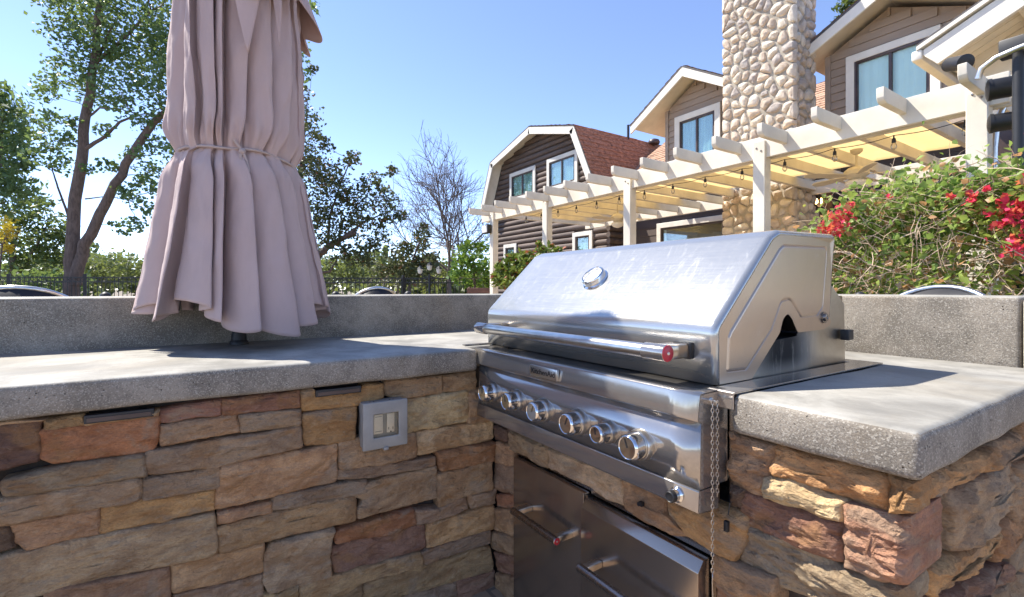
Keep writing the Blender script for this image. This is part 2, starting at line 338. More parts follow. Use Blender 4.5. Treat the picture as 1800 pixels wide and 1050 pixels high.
# ------------------------------------------------------------------ stone generator
def stone_mesh(poly, n, depth, inset=-.0045, rnd_=.007, rough=.006, bulge=.004, seed=0, npts=76, rings=11):
    """poly: coplanar 3D outline of the face; n: outward normal. A rounded, uneven block whose face looks along n."""
    n = Vector(n).normalized(); P = [Vector(p) for p in poly]; c = sum(P, Vector())/len(P)
    up = Vector((0,0,1)); a = up.cross(n).normalized(); b = n.cross(a)
    Q = [((p-c).dot(a), (p-c).dot(b)) for p in P]
    L = [math.hypot(Q[(i+1) % len(Q)][0]-Q[i][0], Q[(i+1) % len(Q)][1]-Q[i][1]) for i in range(len(Q))]; per = sum(L)
    pts = []
    for i in range(len(Q)):
        k = max(2, round(npts*L[i]/per)); q0, q1 = Q[i], Q[(i+1) % len(Q)]
        for j in range(k): t = j/k; pts.append((q0[0]+(q1[0]-q0[0])*t, q0[1]+(q1[1]-q0[1])*t))
    # round the corners and roughen the outline
    for _ in range(1): pts = [((pts[i-1][0]+2*pts[i][0]+pts[(i+1) % len(pts)][0])/4, (pts[i-1][1]+2*pts[i][1]+pts[(i+1) % len(pts)][1])/4) for i in range(len(pts))]
    xs = [p[0] for p in pts]; ys = [p[1] for p in pts]; hx = (max(xs)-min(xs))/2; hy = (max(ys)-min(ys))/2
    cx = (max(xs)+min(xs))/2; cy = (max(ys)+min(ys))/2; so_ = Vector((seed*3.7, seed*1.3, seed*.9))
    def ns(x, y, f, z=0): return noise.noise(Vector((x*f, y*f*1.9, z))+so_)
    m = len(pts); V = []; Fc = []
    mn = min(hx, hy)
    ins = [0, 0, rnd_*.3, rnd_*.9]+[rnd_*.9+(mn-rnd_*.9)*t for t in [i/rings for i in range(1, rings)]]
    hts = [-depth, -rnd_, -rnd_*.35, 0]+[0]*(rings-1)
    for k, (iv, h) in enumerate(zip(ins, hts)):
        for x, y in pts:
            e = iv+inset+ (ns(x, y, 26, 5)*.003+ns(x, y, 70, 9)*.002)
            X = cx+(x-cx)*max(.02, 1-e/hx); Y = cy+(y-cy)*max(.02, 1-e/hy)
            z = h
            if k >= 1:
                fr = noise.fractal(Vector((X*11, Y*26, 0))+so_, .8, 2.1, 4)
                tq = noise.fractal(Vector((X*7+2, Y*17, 4))+so_, .7, 2.1, 3)*3.2; tf = tq-math.floor(tq); tf = min(1, max(0, (tf-.38)/.24)); terr = (math.floor(tq)+tf)/3.2
                cr = noise.ridged_multi_fractal(Vector((X*6+Y*5, Y*30-X*2, 3))+so_, .9, 2, 4, 1, 2)*.35
                z += (fr*rough*.7 + terr*rough*1.5 + (cr-.4)*rough*.9)*min(1, .35+k*.3)
            if k >= 3: z += bulge*(min(1, iv/mn)**.6)
            V.append(a*X+b*Y+n*z)
    for k in range(len(ins)-1):
        for i in range(m): Fc.append((k*m+i, k*m+(i+1) % m, (k+1)*m+(i+1) % m, (k+1)*m+i))
    Fc.append(tuple(range((len(ins)-1)*m, len(ins)*m)))
    me = bpy.data.meshes.new('stone'); me.from_pydata(V, [], Fc); me.shade_smooth(); me.set_sharp_from_angle(angle=math.radians(30))
    return me, c
PAL = dict(O=(.58,.27,.13), R=(.42,.225,.145), T=(.66,.41,.21), L=(.82,.58,.33), G=(.50,.345,.22), B=(.58,.365,.20), D=(.25,.15,.10), P=(.66,.34,.20), W=(.68,.39,.17), E=(.58,.40,.24))
def add_stone(poly, n, col, parent, depth=.05, seed=None, **k):
    seed = seed if seed is not None else random.random()*50
    me, c = stone_mesh(poly, n, depth, seed=seed, **k)
    cc = PAL[col] if isinstance(col, str) else col
    j = 1+random.uniform(-.12, .12)
    return link('stone', me, M['stone'], parent, c, tuple(x*j*random.uniform(.95, 1.05) for x in cc))

# ------------------------------------------------------------------ the counter
kit = thing('stone_counter', (-1.3, .9, 0), 'built-in stone veneer counter with grey concrete worktop and raised bar ledge', 'counter')
TOPZ, BOTZ = .91, .83
def slab(name, outline, z0, z1, bev=.015, wob=.0035, step=.05, xlab=None):
    pts = []
    for i, p in enumerate(outline):
        q = outline[(i+1) % len(outline)]; L = math.hypot(q[0]-p[0], q[1]-p[1]); k = max(1, int(L/step)); nx, ny = (q[1]-p[1])/L, -(q[0]-p[0])/L
        for j in range(k):
            t = j/k; o_ = 0 if j == 0 else noise.noise(Vector((p[0]+t*7.1*L, p[1]*3+t*5*L, z1*9)))*wob*2
            pts.append((p[0]+(q[0]-p[0])*t+nx*o_, p[1]+(q[1]-p[1])*t+ny*o_))
    bm = bmesh.new(); lo = [bm.verts.new((x, y, z0+noise.noise(Vector((x*6, y*6, 3)))*wob)) for x, y in pts]
    hi = [bm.verts.new((x, y, z1)) for x, y in pts]; n = len(pts)
    for i in range(n): bm.faces.new((lo[i], lo[(i+1) % n], hi[(i+1) % n], hi[i]))
    bm.faces.new(hi); bm.faces.new(lo[::-1]); bmesh.ops.recalc_face_normals(bm, faces=bm.faces)
    es = [e for e in bm.edges if (abs(e.verts[0].co.z-z1) < 1e-5 and abs(e.verts[1].co.z-z1) < 1e-5) or (e.calc_face_angle(0) > 1.0)]
    bmesh.ops.bevel(bm, geom=es, offset=bev, segments=4, profile=.5, affect='EDGES')
    for f in bm.faces: f.material_index = 1 if (f.normal.z > .75) else 0; f.smooth = True
    # split the big top ngon
    bmesh.ops.triangulate(bm, faces=[f for f in bm.faces if len(f.verts) > 4])
    me = bpy.data.meshes.new(name); bm.to_mesh(me); bm.free(); me.set_sharp_from_angle(angle=math.radians(50))
    me.materials.append(M['con_side']); me.materials.append(M['con_top'])
    return link(name, me, None, kit, (0,0,0))
slab('countertop', [(-2.34,-1.9), (-1.545,-1.9), (-1.545,.868), (-1.625,.868), (-1.625,1.625), (-.592,1.625), (-.592,.932), (-.272,.925), (-.268,1.94), (-2.34,1.94)], BOTZ, TOPZ)
slab('raised_ledge', [(-2.66,-1.9), (-2.30,-1.9), (-2.30,2.29), (-2.66,2.29)], .70, 1.099, .012, .002)
slab('raised_ledge', [(-2.295,1.95), (-.353,1.955), (-.353,2.29), (-2.295,2.29)], .70, 1.108, .012, .002)
slab('raised_ledge', [(-.347,1.935), (-.05,1.935), (-.05,2.30), (-.347,2.30)], .70, 1.106, .014, .003)
mc = MB(); mc.box(-2.60,-1.625,-1.88,2.25,0,BOTZ-.002); mc.box(-1.622,-.34,1.70,2.25,0,BOTZ-.002); mc.box(-.60,-.34,1.0,1.698,0,BOTZ-.002)
mc.box(-1.62,-.602,1.06,1.698,0,.02)
mc.box(-1.62,-.602,.985,1.06,.575,.66); mc.box(-1.62,-1.45,.985,1.06,0,.574); mc.box(-.655,-.602,.985,1.06,0,.574)
mc.build('masonry_core', M['mortar'], kit)
XW = -1.575      # face plane of the left wing's stones
WALL = [
 ('D',c5,[(-120,372),(158,335),(150,492),(-120,560)]), ('L',c5,[(-120,340),(182,322),(160,332),(-120,368)]), ('T',c5,[(186,328),(338,310),(345,348),(186,363)]),
 ('O',c5,[(163,375),(400,338),(650,308),(648,400),(632,440),(590,458),(400,480),(212,505),(166,478)]),
 ('L',c5,[(405,318),(652,286),(648,303),(360,338),(352,328)]), ('R',c5,[(654,285),(905,245),(908,302),(656,336)]),
 ('R',c5,[(915,245),(1227,210),(1228,270),(915,304)]), ('B',c5,[(662,350),(968,308),(986,372),(662,430)]),
 ('G',c5,[(982,310),(1233,283),(1233,346),(992,372)]), ('G',c5,[(600,462),(1236,352),(1238,437),(1050,476),(930,508),(602,550)]),
 ('G',c5,[(4,575),(300,510),(588,470),(596,550),(110,626),(20,628)]), ('G',c5,[(588,575),(905,515),(903,600),(588,652)]),
 ('E',c5,[(-120,680),(120,630),(572,560),(576,650),(0,756),(-120,776)]), ('T',c5,[(915,514),(1382,428),(1380,577),(1100,640),(886,690),(892,606)]),
 ('W',c5,[(412,692),(878,612),(882,693),(404,795)]), ('T',c5,[(40,757),(402,692),(402,795),(110,858),(58,828)]),
 ('D',c5,[(-120,785),(32,758),(52,850),(-120,905)]), ('T',c5,[(897,710),(1113,668),(1115,706),(899,752)]),
 ('E',c5,[(-120,925),(40,880),(500,785),(880,712),(892,872),(600,940),(330,997),(150,1050),(-120,1120)]),
 ('B',c5,[(893,770),(1250,680),(1457,643),(1460,738),(1180,800),(905,872)]), ('G',c6,[(96,642),(440,578),(480,575),(482,622),(440,637),(96,700)]),
 ('G',c6,[(362,530),(762,476),(762,512),(490,562),(357,572)]), ('B',c6,[(367,420),(440,402),(678,380),(681,474),(540,500),(372,522)]),
 ('L',c6,[(686,378),(1000,330),(1000,405),(692,470)]), ('L',c6,[(640,245),(894,208),(893,328),(635,378)]),
 ('B',c6,[(560,165),(790,145),(786,212),(628,238),(560,225)]), ('B',c6,[(797,145),(930,128),(930,205),(794,210)]),
 ('T',c6,[(900,212),(985,195),(985,320),(895,335)]), ('W',c6,[(212,206),(268,198),(272,222),(458,198),(458,184),(548,180),(548,232),(440,262),(218,285)]),
 ('W',c6,[(220,300),(434,270),(430,400),(320,424),(228,426)]), ('O',c6,[(770,460),(1000,415),(998,490),(785,533)]),
 ('B',c6,[(488,590),(560,563),(766,520),(768,595),(768,640),(600,690),(446,728),(440,690),(470,655),(436,645),(440,635)]),
 ('B',c6,[(775,547),(990,492),(990,605),(885,630),(775,680)]), ('G',c6,[(678,695),(775,685),(878,635),(893,688),(730,745),(688,750)]),
 ('G',c6,[(888,632),(1003,608),(1003,665),(908,685)]), ('O',c6,[(365,778),(672,692),(680,752),(560,795),(352,832),(350,795)]),
 ('R',c6,[(335,852),(560,798),(718,754),(722,852),(520,915),(348,955),(335,905)]), ('T',c6,[(728,754),(1000,675),(1000,770),(728,850)]),
 ('G',c6,[(700,872),(985,776),(988,830),(716,918)]), ('E',c6,[(95,838),(345,770),(325,868),(332,962),(230,1000),(75,1030),(58,995),(66,880)]),
 ('T',c6,[(-320,925),(55,838),(55,952),(-316,1043)]), ('B',c6,[(-840,1032),(-337,935),(-330,1090),(-840,1190)]),
 ('T',c6,[(204,1008),(420,940),(698,865),(708,922),(460,985),(400,1030),(210,1066)]), ('T',c6,[(468,998),(985,842),(1000,940),(690,1030),(470,1105)]),
 ('G',c6,[(-310,1053),(50,968),(52,1050),(-310,1140)]), ('T',c6,[(60,1045),(196,1006),(196,1066),(60,1105)]),
 ('R',c6,[(850,988),(1003,945),(1003,1060),(850,1105)]), ('G',c6,[(640,1048),(845,990),(845,1090),(640,1150)]),
 ('B',c6,[(205,1075),(460,1000),(462,1100),(205,1170)]),
]
LSEED = 1.
for i, (colr, fn, pp) in enumerate(WALL):
    X0 = XW + random.uniform(-.007, .008)
    add_stone([at_x(*fn(*p), XW) for p in pp], (1,0,0), colr, kit, .05, seed=i*1.7+2).location.x += X0-XW
# courses outside the traced part: below the picture and further left
def courses(parent, plane, n, u0, u1, z0, z1, ok, hmin=.06, hmax=.11, lmin=.12, lmax=.34, cols='TTBBGGEERLW', depth=.05):
    z = z0
    while z < z1-.02:
        h = min(random.uniform(hmin, hmax), z1-z); u = u0
        if z1-(z+h) < .04: h = z1-z
        while u < u1-.01:
            L = min(random.uniform(lmin, lmax), u1-u)
            if u1-(u+L) < .07: L = u1-u
            if ok(u, u+L, z, z+h):
                q = [(u+random.uniform(0,.006), z+random.uniform(0,.008)), (u+L-.006, z+random.uniform(0,.008)), (u+L-random.uniform(.004,.012), z+h-.004), (u+.003, z+h-random.uniform(.003,.010))]
                add_stone([plane(*p) for p in q], n, random.choice(cols), parent, depth, npts=28, rings=4)
            u += L
        z += h
zb = lambda Y: .293-.35*Y-.03
courses(kit, lambda u, z: Vector((XW, u, z)), (1,0,0), -.36, .93, .0, .42, lambda a, b, z, t: t < zb(b)-.0 and t < zb(a))
courses(kit, lambda u, z: Vector((XW, u, z)), (1,0,0), -1.88, -.40, .0, .82, lambda a, b, z, t: True)
# narrow return in the corner, the row under the grill and the right pier (all face the front)
YP = .955
FRONT = [
 ('D',c3,[(163,345),(215,365),(208,412),(163,402)]), ('T',c3,[(160,415),(229,430),(229,515),(160,498)]), ('B',c3,[(153,497),(233,520),(233,628),(155,608)]),
 ('O',c3,[(163,630),(233,634),(233,686),(163,680)]), ('T',c3,[(160,688),(233,692),(236,797),(160,775)]), ('B',c3,[(148,780),(233,802),(236,880),(148,850)]),
 ('R',c3,[(153,865),(236,884),(236,966),(163,945)]), ('B',c3,[(163,952),(240,972),(240,1080),(163,1080)]),
 ('B',c3,[(214,372),(372,438),(372,519),(340,517),(290,478),(216,442)]), ('L',c3,[(374,440),(682,560),(692,668),(672,672),(620,655),(540,598),(376,520)]),
 ('T',c3,[(686,562),(860,600),(870,700),(960,800),(900,795),(780,745),(700,688)]), ('W',c3,[(864,600),(1110,690),(1192,720),(1192,800),(1142,905),(1060,868),(966,805),(874,700)]),
 ('W',c3,[(1062,882),(1140,915),(1300,980),(1310,1080),(1210,1075),(1066,975)]), ('O',c3,[(1062,985),(1205,1080),(1205,1130),(1062,1130)]),
 ('B',c4,[(186,375),(356,440),(352,560),(330,634),(192,592)]), ('W',c4,[(360,440),(600,500),(836,560),(838,706),(740,690),(560,608),(358,556)]),
 ('L',c4,[(336,560),(430,575),(650,664),(652,735),(560,716),(340,640)]), ('D',c4,[(192,596),(246,616),(234,692),(196,672)]),
 ('R',c4,[(226,648),(252,622),(520,712),(648,742),(646,904),(560,890),(400,815),(226,735)]),
 ('G',c4,[(214,900),(262,768),(430,825),(655,945),(870,1015),(905,1015),(905,1110),(600,1110),(370,1010)]),
 ('T',c4,[(60,800),(120,830),(205,905),(360,1008),(380,1080),(250,1020),(60,900)]),
]
FRONT = [x for x in FRONT if x[0] != 'T' or x[1] is not c4]
for i, (colr, fn, pp) in enumerate(FRONT):
    big = fn is c4
    o = add_stone([at_y(*fn(*p), YP) for p in pp], (0,-1,0), colr, kit, .08 if not big else .09, seed=i*2.3+60, rough=.006 if not big else .011, bulge=.005 if not big else .006, rnd_=.009 if not big else .012, npts=110 if big else 76, rings=16 if big else 11)
    o.location.y += random.uniform(-.006, .006)
XP = -.30
def corner(colr, front, yback, seed, **k):
    P = [at_y(*c4(*p), YP-.012) for p in front]
    return add_stone(P, (0,-1,0), colr, kit, yback-YP, seed=seed, rough=.011, bulge=.005, rnd_=.014, npts=110, rings=16, **k)
corner('W', [(842,560),(945,588),(950,640),(940,700),(842,708)], 1.02, 4.2)
corner('P', [(656,684),(780,715),(905,740),(908,880),(902,1008),(800,985),(656,935)], 1.115, 9.1)
SIDE = [
 ('W',[(1000,560),(1282,445),(1276,520),(1012,656)]), ('B',[(1288,442),(1480,350),(1480,455),(1290,524)]), ('E',[(1118,640),(1375,498),(1386,660),(1240,800),(1118,870)]),
 ('T',[(1380,525),(1480,470),(1480,650),(1390,700),(1366,680)]), ('W',[(1035,948),(1300,774),(1296,880),(1120,1010),(1038,1060)]), ('W',[(1310,770),(1480,650),(1480,800),(1302,918)]),
 ('R',[(1110,1050),(1350,908),(1356,975),(1200,1080),(1080,1100)]), ('E',[(1210,1085),(1365,978),(1480,880),(1480,1110),(1210,1180)]),
]
for i, (colr, pp) in enumerate(SIDE):
    add_stone([at_x(*c4(*p), XP) for p in pp], (1,0,0), colr, kit, .05, seed=i*3.1+130, rough=.010, bulge=.005, rnd_=.012, npts=80, rings=12)
# pier below and behind the picture
courses(kit, lambda u, z: Vector((u, YP, z)), (0,-1,0), -.652, -.30, .0, .44, lambda a, b, z, t: True, lmin=.15, depth=.08)
courses(kit, lambda u, z: Vector((XP, u, z)), (1,0,0), .985, 2.24, .0, .82, lambda a, b, z, t: (a > 1.50) or (t < .40 and a > .98), lmin=.2, lmax=.4)
# under-counter lights in their slots
def slot(p):
    q = [at_x(*a, XW+.004) for a in p]; y0, y1 = q[0].y, q[1].y; z = (q[0].z+q[2].z)/2
    t = thing('under_counter_light', (XW, (y0+y1)/2, z), p[4] if len(p) > 4 else '', 'light', 'slim dark lights tucked under the worktop'); return t, y0, y1, z
for xs, lab in (([(147,728),(271,716)], 'slim dark under-counter light above the orange stone'), ([(555,688),(635,680)], 'slim dark under-counter light left of the socket box')):
    a = at_x(*xs[0], XW+.01); b = at_x(*xs[1], XW+.01); z = .806
    t = thing('under_counter_light', (XW, (a.y+b.y)/2, z), lab, 'light', 'slim dark lights tucked under the worktop')
    MB().box(XW-.02, XW+.012, a.y, b.y, z-.008, z+.013).build('housing', M['iron'], t, bevel=.002)
    MB().box(XW-.0, XW+.0145, a.y+.006, b.y-.006, z-.004, z+.006).build('lens', M['sash'], t)

# ------------------------------------------------------------------ socket box on the wall
ob = thing('outlet_box', (XW, .515, .695), 'grey weatherproof socket box with clear window on the stone wall', 'outlet')
x0 = XW+.004; y0, y1, z0, z1 = .443, .590, .617, .768
def ring_frame(X0, X1, ya, yb, za, zb_, ia, ib, ja, jb):
    O_ = [(ya,za), (yb,za), (yb,zb_), (ya,zb_)]; I_ = [(ia,ja), (ib,ja), (ib,jb), (ia,jb)]
    V = [(X, y, z) for X in (X0, X1) for L_ in (O_, I_) for y, z in L_]; F_ = []
    for i in range(4):
        j = (i+1) % 4; F_ += [(i, j, 4+j, 4+i), (8+i, 12+i, 12+j, 8+j), (i, 8+i, 8+j, j), (4+i, 4+j, 12+j, 12+i)]
    return MB().add(V, F_)
b = MB(); b.box(x0-.02, x0+.030, y0+.003, y1-.003, z0+.003, z1-.003); b.build('back_box', M['outlet_gray'], ob, 40, .006)
iy0, iy1, iz0, iz1 = y0+.034, y1-.030, z0+.036, z1-.040
fr = ring_frame(x0+.031, x0+.045, y0, y1, z0, z1, iy0, iy1, iz0, iz1)
lidf = fr.build('cover_frame', M['outlet_gray'], ob, 40, .0035, 3)
MB().box(x0+.040, x0+.042, iy0+.0005, iy1-.0005, iz0+.0005, iz1-.0005).build('clear_window', M['clear'], lidf)
for (a, b_), nm in (((iy0+.002, iy0+.033), 'switch_plate'), ((iy0+.046, iy1-.012), 'socket_plate')):
    p = MB().box(x0+.0305, x0+.036, a, b_, iz0+.010, iz1-.003).build(nm, M['almond'], ob, 40, .0015)
    mm = (a+b_)/2; zz = (iz0+iz1)/2
    if nm == 'socket_plate':
        q = MB(); q.box(x0+.0362, x0+.0366, mm-.008, mm-.006, zz-.018, zz-.010); q.box(x0+.0362, x0+.0366, mm+.006, mm+.008, zz-.018, zz-.010); q.lathe((x0+.0362, mm, zz-.025), (1,0,0), [(0,.0025), (.0004,.0025)], 8)
        q.build('slots', M['ink'], p)
    else:
        q = MB(); q.box(x0+.0362, x0+.0372, a+.005, b_-.005, zz-.02, zz-.018); q.box(x0+.0362, x0+.0372, a+.005, b_-.005, zz+.027, zz+.029); q.build('rocker_edge', M['outlet_gray'], p)
q = MB()
for yy in (y0+.03, y0+.042, y1-.052, y1-.04): q.lathe((x0+.016, yy, z1-.0035), (0,0,1), [(0,.0028), (.0012,.0028)], 10)
q.build('screw_hole', M['black'], ob)
MB().box(x0+.031, x0+.05, (y0+y1)/2-.008, (y0+y1)/2+.008, z0-.006, z0+.004).build('latch', M['outlet_gray'], ob, 40, .002)

# ------------------------------------------------------------------ umbrella
um = thing('patio_umbrella', (-2.2, .148, .91), 'closed mauve-beige patio umbrella tied with a cord, standing at the bar ledge', 'umbrella')
UC = Vector((-2.2, .148, 0)); MB().tube([(-2.2,.148,.905), (-2.2,.148,2.95)], .024, 16).build('pole', M['iron'], um, 60)
MB().lathe((-2.2,.148,.912), (0,0,1), [(0,.034), (.010,.033), (.016,.027), (.04,.026)], 24).build('base_collar', M['iron'], um, 40)
ANG0 = math.atan2(-UC.y, -UC.x)      # azimuth that faces the eye
def umb_r(z):
    """mean plan radius of the cloth"""
    if z > 1.625: t = (z-1.625)/1.35; R = .200+.016*math.sin(min(1, t*2.2)*math.pi)**.8 - (.15*(t-.62)/.38 if t > .62 else 0)
    else: t = (1.625-z)/.64; R = .206+.118*t**.95
    return R-.020*math.exp(-((z-1.625)/.045)**2)
NP = 27
UR = random.Random(23)
Wp = [UR.uniform(.4, 1.9) for _ in range(NP)]; Ws = sum(Wp); CUM = [sum(Wp[:i])/Ws for i in range(NP+1)]
AMP = [UR.uniform(.6, 1.35)*min(1.3, .6+Wp[i]*.45) for i in range(NP)]; HEM = [UR.uniform(-.06, .045) for _ in range(NP)]; SLH = [UR.uniform(-.05, .05) for _ in range(NP)]; SK = [UR.choice((-1, 1, 1)) for _ in range(NP)]
LEAN = [UR.uniform(-.9, .9) for _ in range(NP+1)]; LEAN[NP] = LEAN[0]
kf = [i for i in range(NP) if CUM[i] <= (ANG0/(2*math.pi)) % 1 < CUM[i+1]][0]
HEM[kf] = -.065; HEM[(kf+1) % NP] = -.08; HEM[(kf+2) % NP] = -.055; HEM[(kf-1) % NP] = -.02; HEM[(kf+4) % NP] = .05
ncol, nz = 20, 170; nth = NP*ncol; V = []
for iz in range(nz+1):
    tz = iz/nz
    for k in range(NP):
        for j in range(ncol):
            f = j/ncol; base = CUM[k]+(CUM[k+1]-CUM[k])*f
            hem = HEM[k]*math.sin(math.pi*min(1, max(0, f)))**.5+SLH[k]*(f-.5)*2*(1-abs(2*f-1)**4)
            z = 1.045+hem*(1-tz)**4+(2.98-1.045)*tz
            edge = lambda q: (LEAN[q]*.030*math.sin((z-1.625)*2.2+q) if z > 1.625 else LEAN[q]*.050*(1.625-z))
            th = (base+edge(k)*(1-f)+edge(k+1)*f)*2*math.pi
            s_ = f if SK[k] > 0 else 1-f
            flare = max(0, (1.66-z)/.62); tie = math.exp(-((z-1.625)/.07)**2); wdt = (CUM[k+1]-CUM[k])*2*math.pi
            fold = .5+.5*math.sin(z*2.3+k*2.1)*.5+.25
            sh = math.sin(min(1, s_/.78)*math.pi/2)**.9 if s_ < .78 else math.cos((s_-.78)/.22*math.pi/2)**1.3
            amp = (.058+.046*flare)*AMP[k]*(1-.72*tie)*(.72+.28*fold)*(1 if z < 2.6 else max(.3, 1-(z-2.6)*1.8))
            R = umb_r(z)+.012-amp*(1-sh)
            over = (.50+.35*flare)*wdt*sh**2.5*(1 if SK[k] > 0 else -1)*(1-.6*tie)
            th += over
            R += .004*noise.noise(Vector((f*4+k*3, z*5, 0)))+.012*noise.noise(Vector((math.cos(th)*1.5, math.sin(th)*1.5, z*1.8)))+.007*noise.ridged_multi_fractal(Vector((math.cos(th)*5+z*2, math.sin(th)*5, z*4)), .9, 2, 3, 1, 2)
            # gathered puckers just above and below the cord
            pk_ = math.exp(-((z-1.70)/.05)**2); R += pk_*.007*math.sin(f*19+k)+.006*math.exp(-((z-1.74)/.06)**2)
            V.append((UC.x+R*math.cos(th), UC.y+R*math.sin(th), z))
Q = [(i*nth+j, i*nth+(j+1) % nth, (i+1)*nth+(j+1) % nth, (i+1)*nth+j) for i in range(nz) for j in range(nth)]
can = fast_mesh('canopy', V, Q, M['canopy'], um, smooth=True); sm_ = can.modifiers.new('thick', 'SOLIDIFY'); sm_.thickness = .0022; sm_.offset = -1
# cord with knot
pts = []
for i in range(97):
    th = i/96*2*math.pi; R = .203+.004*math.sin(th*9); pts.append((UC.x+R*math.cos(th), UC.y+R*math.sin(th), 1.625+.012*math.sin(th-ANG0+2)+.004*math.sin(th*5)))
MB().tube(pts, .0052, 6, False).build('tie_cord', M['canopy_in'], um, 80)
kd = Vector((math.cos(ANG0+.05), math.sin(ANG0+.05), 0)); kp = UC+kd*.212+Vector((0,0,1.625)); sd = kd.cross(Vector((0,0,1)))
kn = MB(); kn.lathe(kp-kd*.01, kd, [(0,.004), (.006,.011), (.014,.011), (.02,.004)], 10)
kn.tube([kp, kp+sd*-.012+Vector((0,0,-.03)), kp+sd*-.022+kd*.004+Vector((0,0,-.075))], .006, 6)
kn.tube([kp, kp+sd*.006+Vector((0,0,-.02)), kp+sd*-.004+kd*.008+Vector((0,0,-.055))], .0055, 6)
kn.tube([kp, kp+sd*.012+Vector((0,0,.018)), kp+sd*.026+kd*.004+Vector((0,0,.034))], .005, 6)
kn.build('cord_knot', M['canopy_in'], um, 60)
# loose folds: wind pocket flaps and the upper tier's frill
def sheet(name, grid, thick=.002):
    nr, ncl = len(grid), len(grid[0]); V = [p for r in grid for p in r]
    Q = [(i*ncl+j, i*ncl+j+1, (i+1)*ncl+j+1, (i+1)*ncl+j) for i in range(nr-1) for j in range(ncl-1)]
    o = fast_mesh(name, V, Q, M['canopy'], um, smooth=True); s = o.modifiers.new('thick', 'SOLIDIFY'); s.thickness = thick; return o
def cylp(a, z, r): th = ANG0+a; return (UC.x+r*math.cos(th), UC.y+r*math.sin(th), z)
# (angles: positive swings to the right of the picture)
def flap(a_top0, a_top1, a_tip, z_top, z_tip, z_side, r):
    g_ = []
    for i in range(25):
        t = i/24; row = []
        for j in range(17):
            s_ = j/16; a = (a_top0+(a_top1-a_top0)*s_)*(1-t)+a_tip*t*s_+a_top0*t*(1-s_)*.6+a_tip*t*(1-s_)*.4
            z = z_top+(z_side-z_top)*t*(1-abs(s_-.3))+(z_tip-z_side)*t*t*s_*.5
            rr = r+.018*math.sin(s_*math.pi)+.012*t-.03*(1-t)*(1-s_)
            row.append(cylp(a, z, rr))
        g_.append(row)
    return sheet('loose_fold', g_)
flap(-.35, .10, .42, 2.62, 2.02, 1.93, .25)
flap(.42, .62, .55, 2.40, 1.98, 2.02, .245)
g_ = []
for i in range(14):
    t = i/13; row = []
    for j in range(421):
        th = j/420*2*math.pi; pl = math.sin(th*11+1.3*math.sin(th*3)); z = 2.72-(.50+.045*math.sin(th*4+1)+.05*pl*.5)*t
        if math.cos(th-ANG0-1.0) < .1: z += .16*t
        R = .11+.16*t**1.1+.03*t*pl+.012*math.sin(th*5)
        row.append((UC.x+R*math.cos(th), UC.y+R*math.sin(th), z))
    g_.append(row)
sheet('vent_tier', g_)

# ------------------------------------------------------------------ grill
gr = thing('gas_grill', (-1.12, 1.27, .66), 'large built-in stainless steel gas grill with closed lid and front knobs', 'grill')
XR, XL = -.645, -1.645
def arc(pts, r, n=5):
    out = []
    for i, p in enumerate(pts):
        if i in (0, len(pts)-1) or r[i] == 0: out.append(p); continue
        p, a, b_ = Vector(p), Vector(pts[i-1]), Vector(pts[i+1]); u = (a-p).normalized(); v_ = (b_-p).normalized()
        an = u.angle(v_)/2; d = min(r[i]/math.tan(an), (a-p).length*.45, (b_-p).length*.45); rr = d*math.tan(an); c_ = p+(u+v_).normalized()*(rr/math.sin(an))
        s0 = p+u*d-c_; s1 = p+v_*d-c_; A = math.atan2(s0.y, s0.x); B = math.atan2(s1.y, s1.x)
        while B-A > math.pi: B -= 2*math.pi
        while B-A < -math.pi: B += 2*math.pi
        for k in range(n+1): t = A+(B-A)*k/n; out.append((c_.x+rr*math.cos(t), c_.y+rr*math.sin(t)))
    return [tuple(q) for q in out]
prof = arc([(.962,.917), (.960,1.045), (1.188,1.262), (1.225,1.279), (1.528,1.286), (1.503,1.05)], [0,.045,.05,.05,.012,0], 7)
cenY, cenZ = 1.25, 1.08
def inset_prof(P, d):
    out = []
    for i in range(len(P)):
        a, b_ = Vector(P[max(i-1, 0)]), Vector(P[min(i+1, len(P)-1)]); t = (b_-a).normalized(); nrm = Vector((t.y, -t.x)); q = Vector(P[i])
        if (Vector((cenY, cenZ))-q).dot(nrm) < 0: nrm = -nrm
        out.append(tuple(q+nrm*d))
    return out
rows = []; re = .014
secs = []
for k in range(6): a = math.pi/2*k/5; secs.append((XL+re*(1-math.sin(a)), re*(1-math.cos(a))) if False else (XL+re-re*math.cos(a), re-re*math.sin(a)))
xsm = [XL+re+(XR-XL-2*re)*k/40 for k in range(1, 40)]
secs = secs+[(x, 0) for x in xsm]+[(XR-re+re*math.cos(a), re-re*math.sin(a)) for a in [math.pi/2*(5-k)/5 for k in range(6)]]
m = MB(); V = []
for x, d in secs:
    for y, z in (inset_prof(prof, d) if d > 0 else prof):
        V.append((x, y+.0012*noise.noise(Vector((x*4, z*5, 1))), z+.0010*noise.noise(Vector((x*4, y*5, 7)))))
n_ = len(prof); m.add(V, [(i*n_+j, i*n_+j+1, (i+1)*n_+j+1, (i+1)*n_+j) for i in range(len(secs)-1) for j in range(n_-1)])
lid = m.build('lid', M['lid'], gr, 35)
lid.modifiers.new('thick', 'SOLIDIFY').thickness = .002; lid.modifiers['thick'].offset = -1
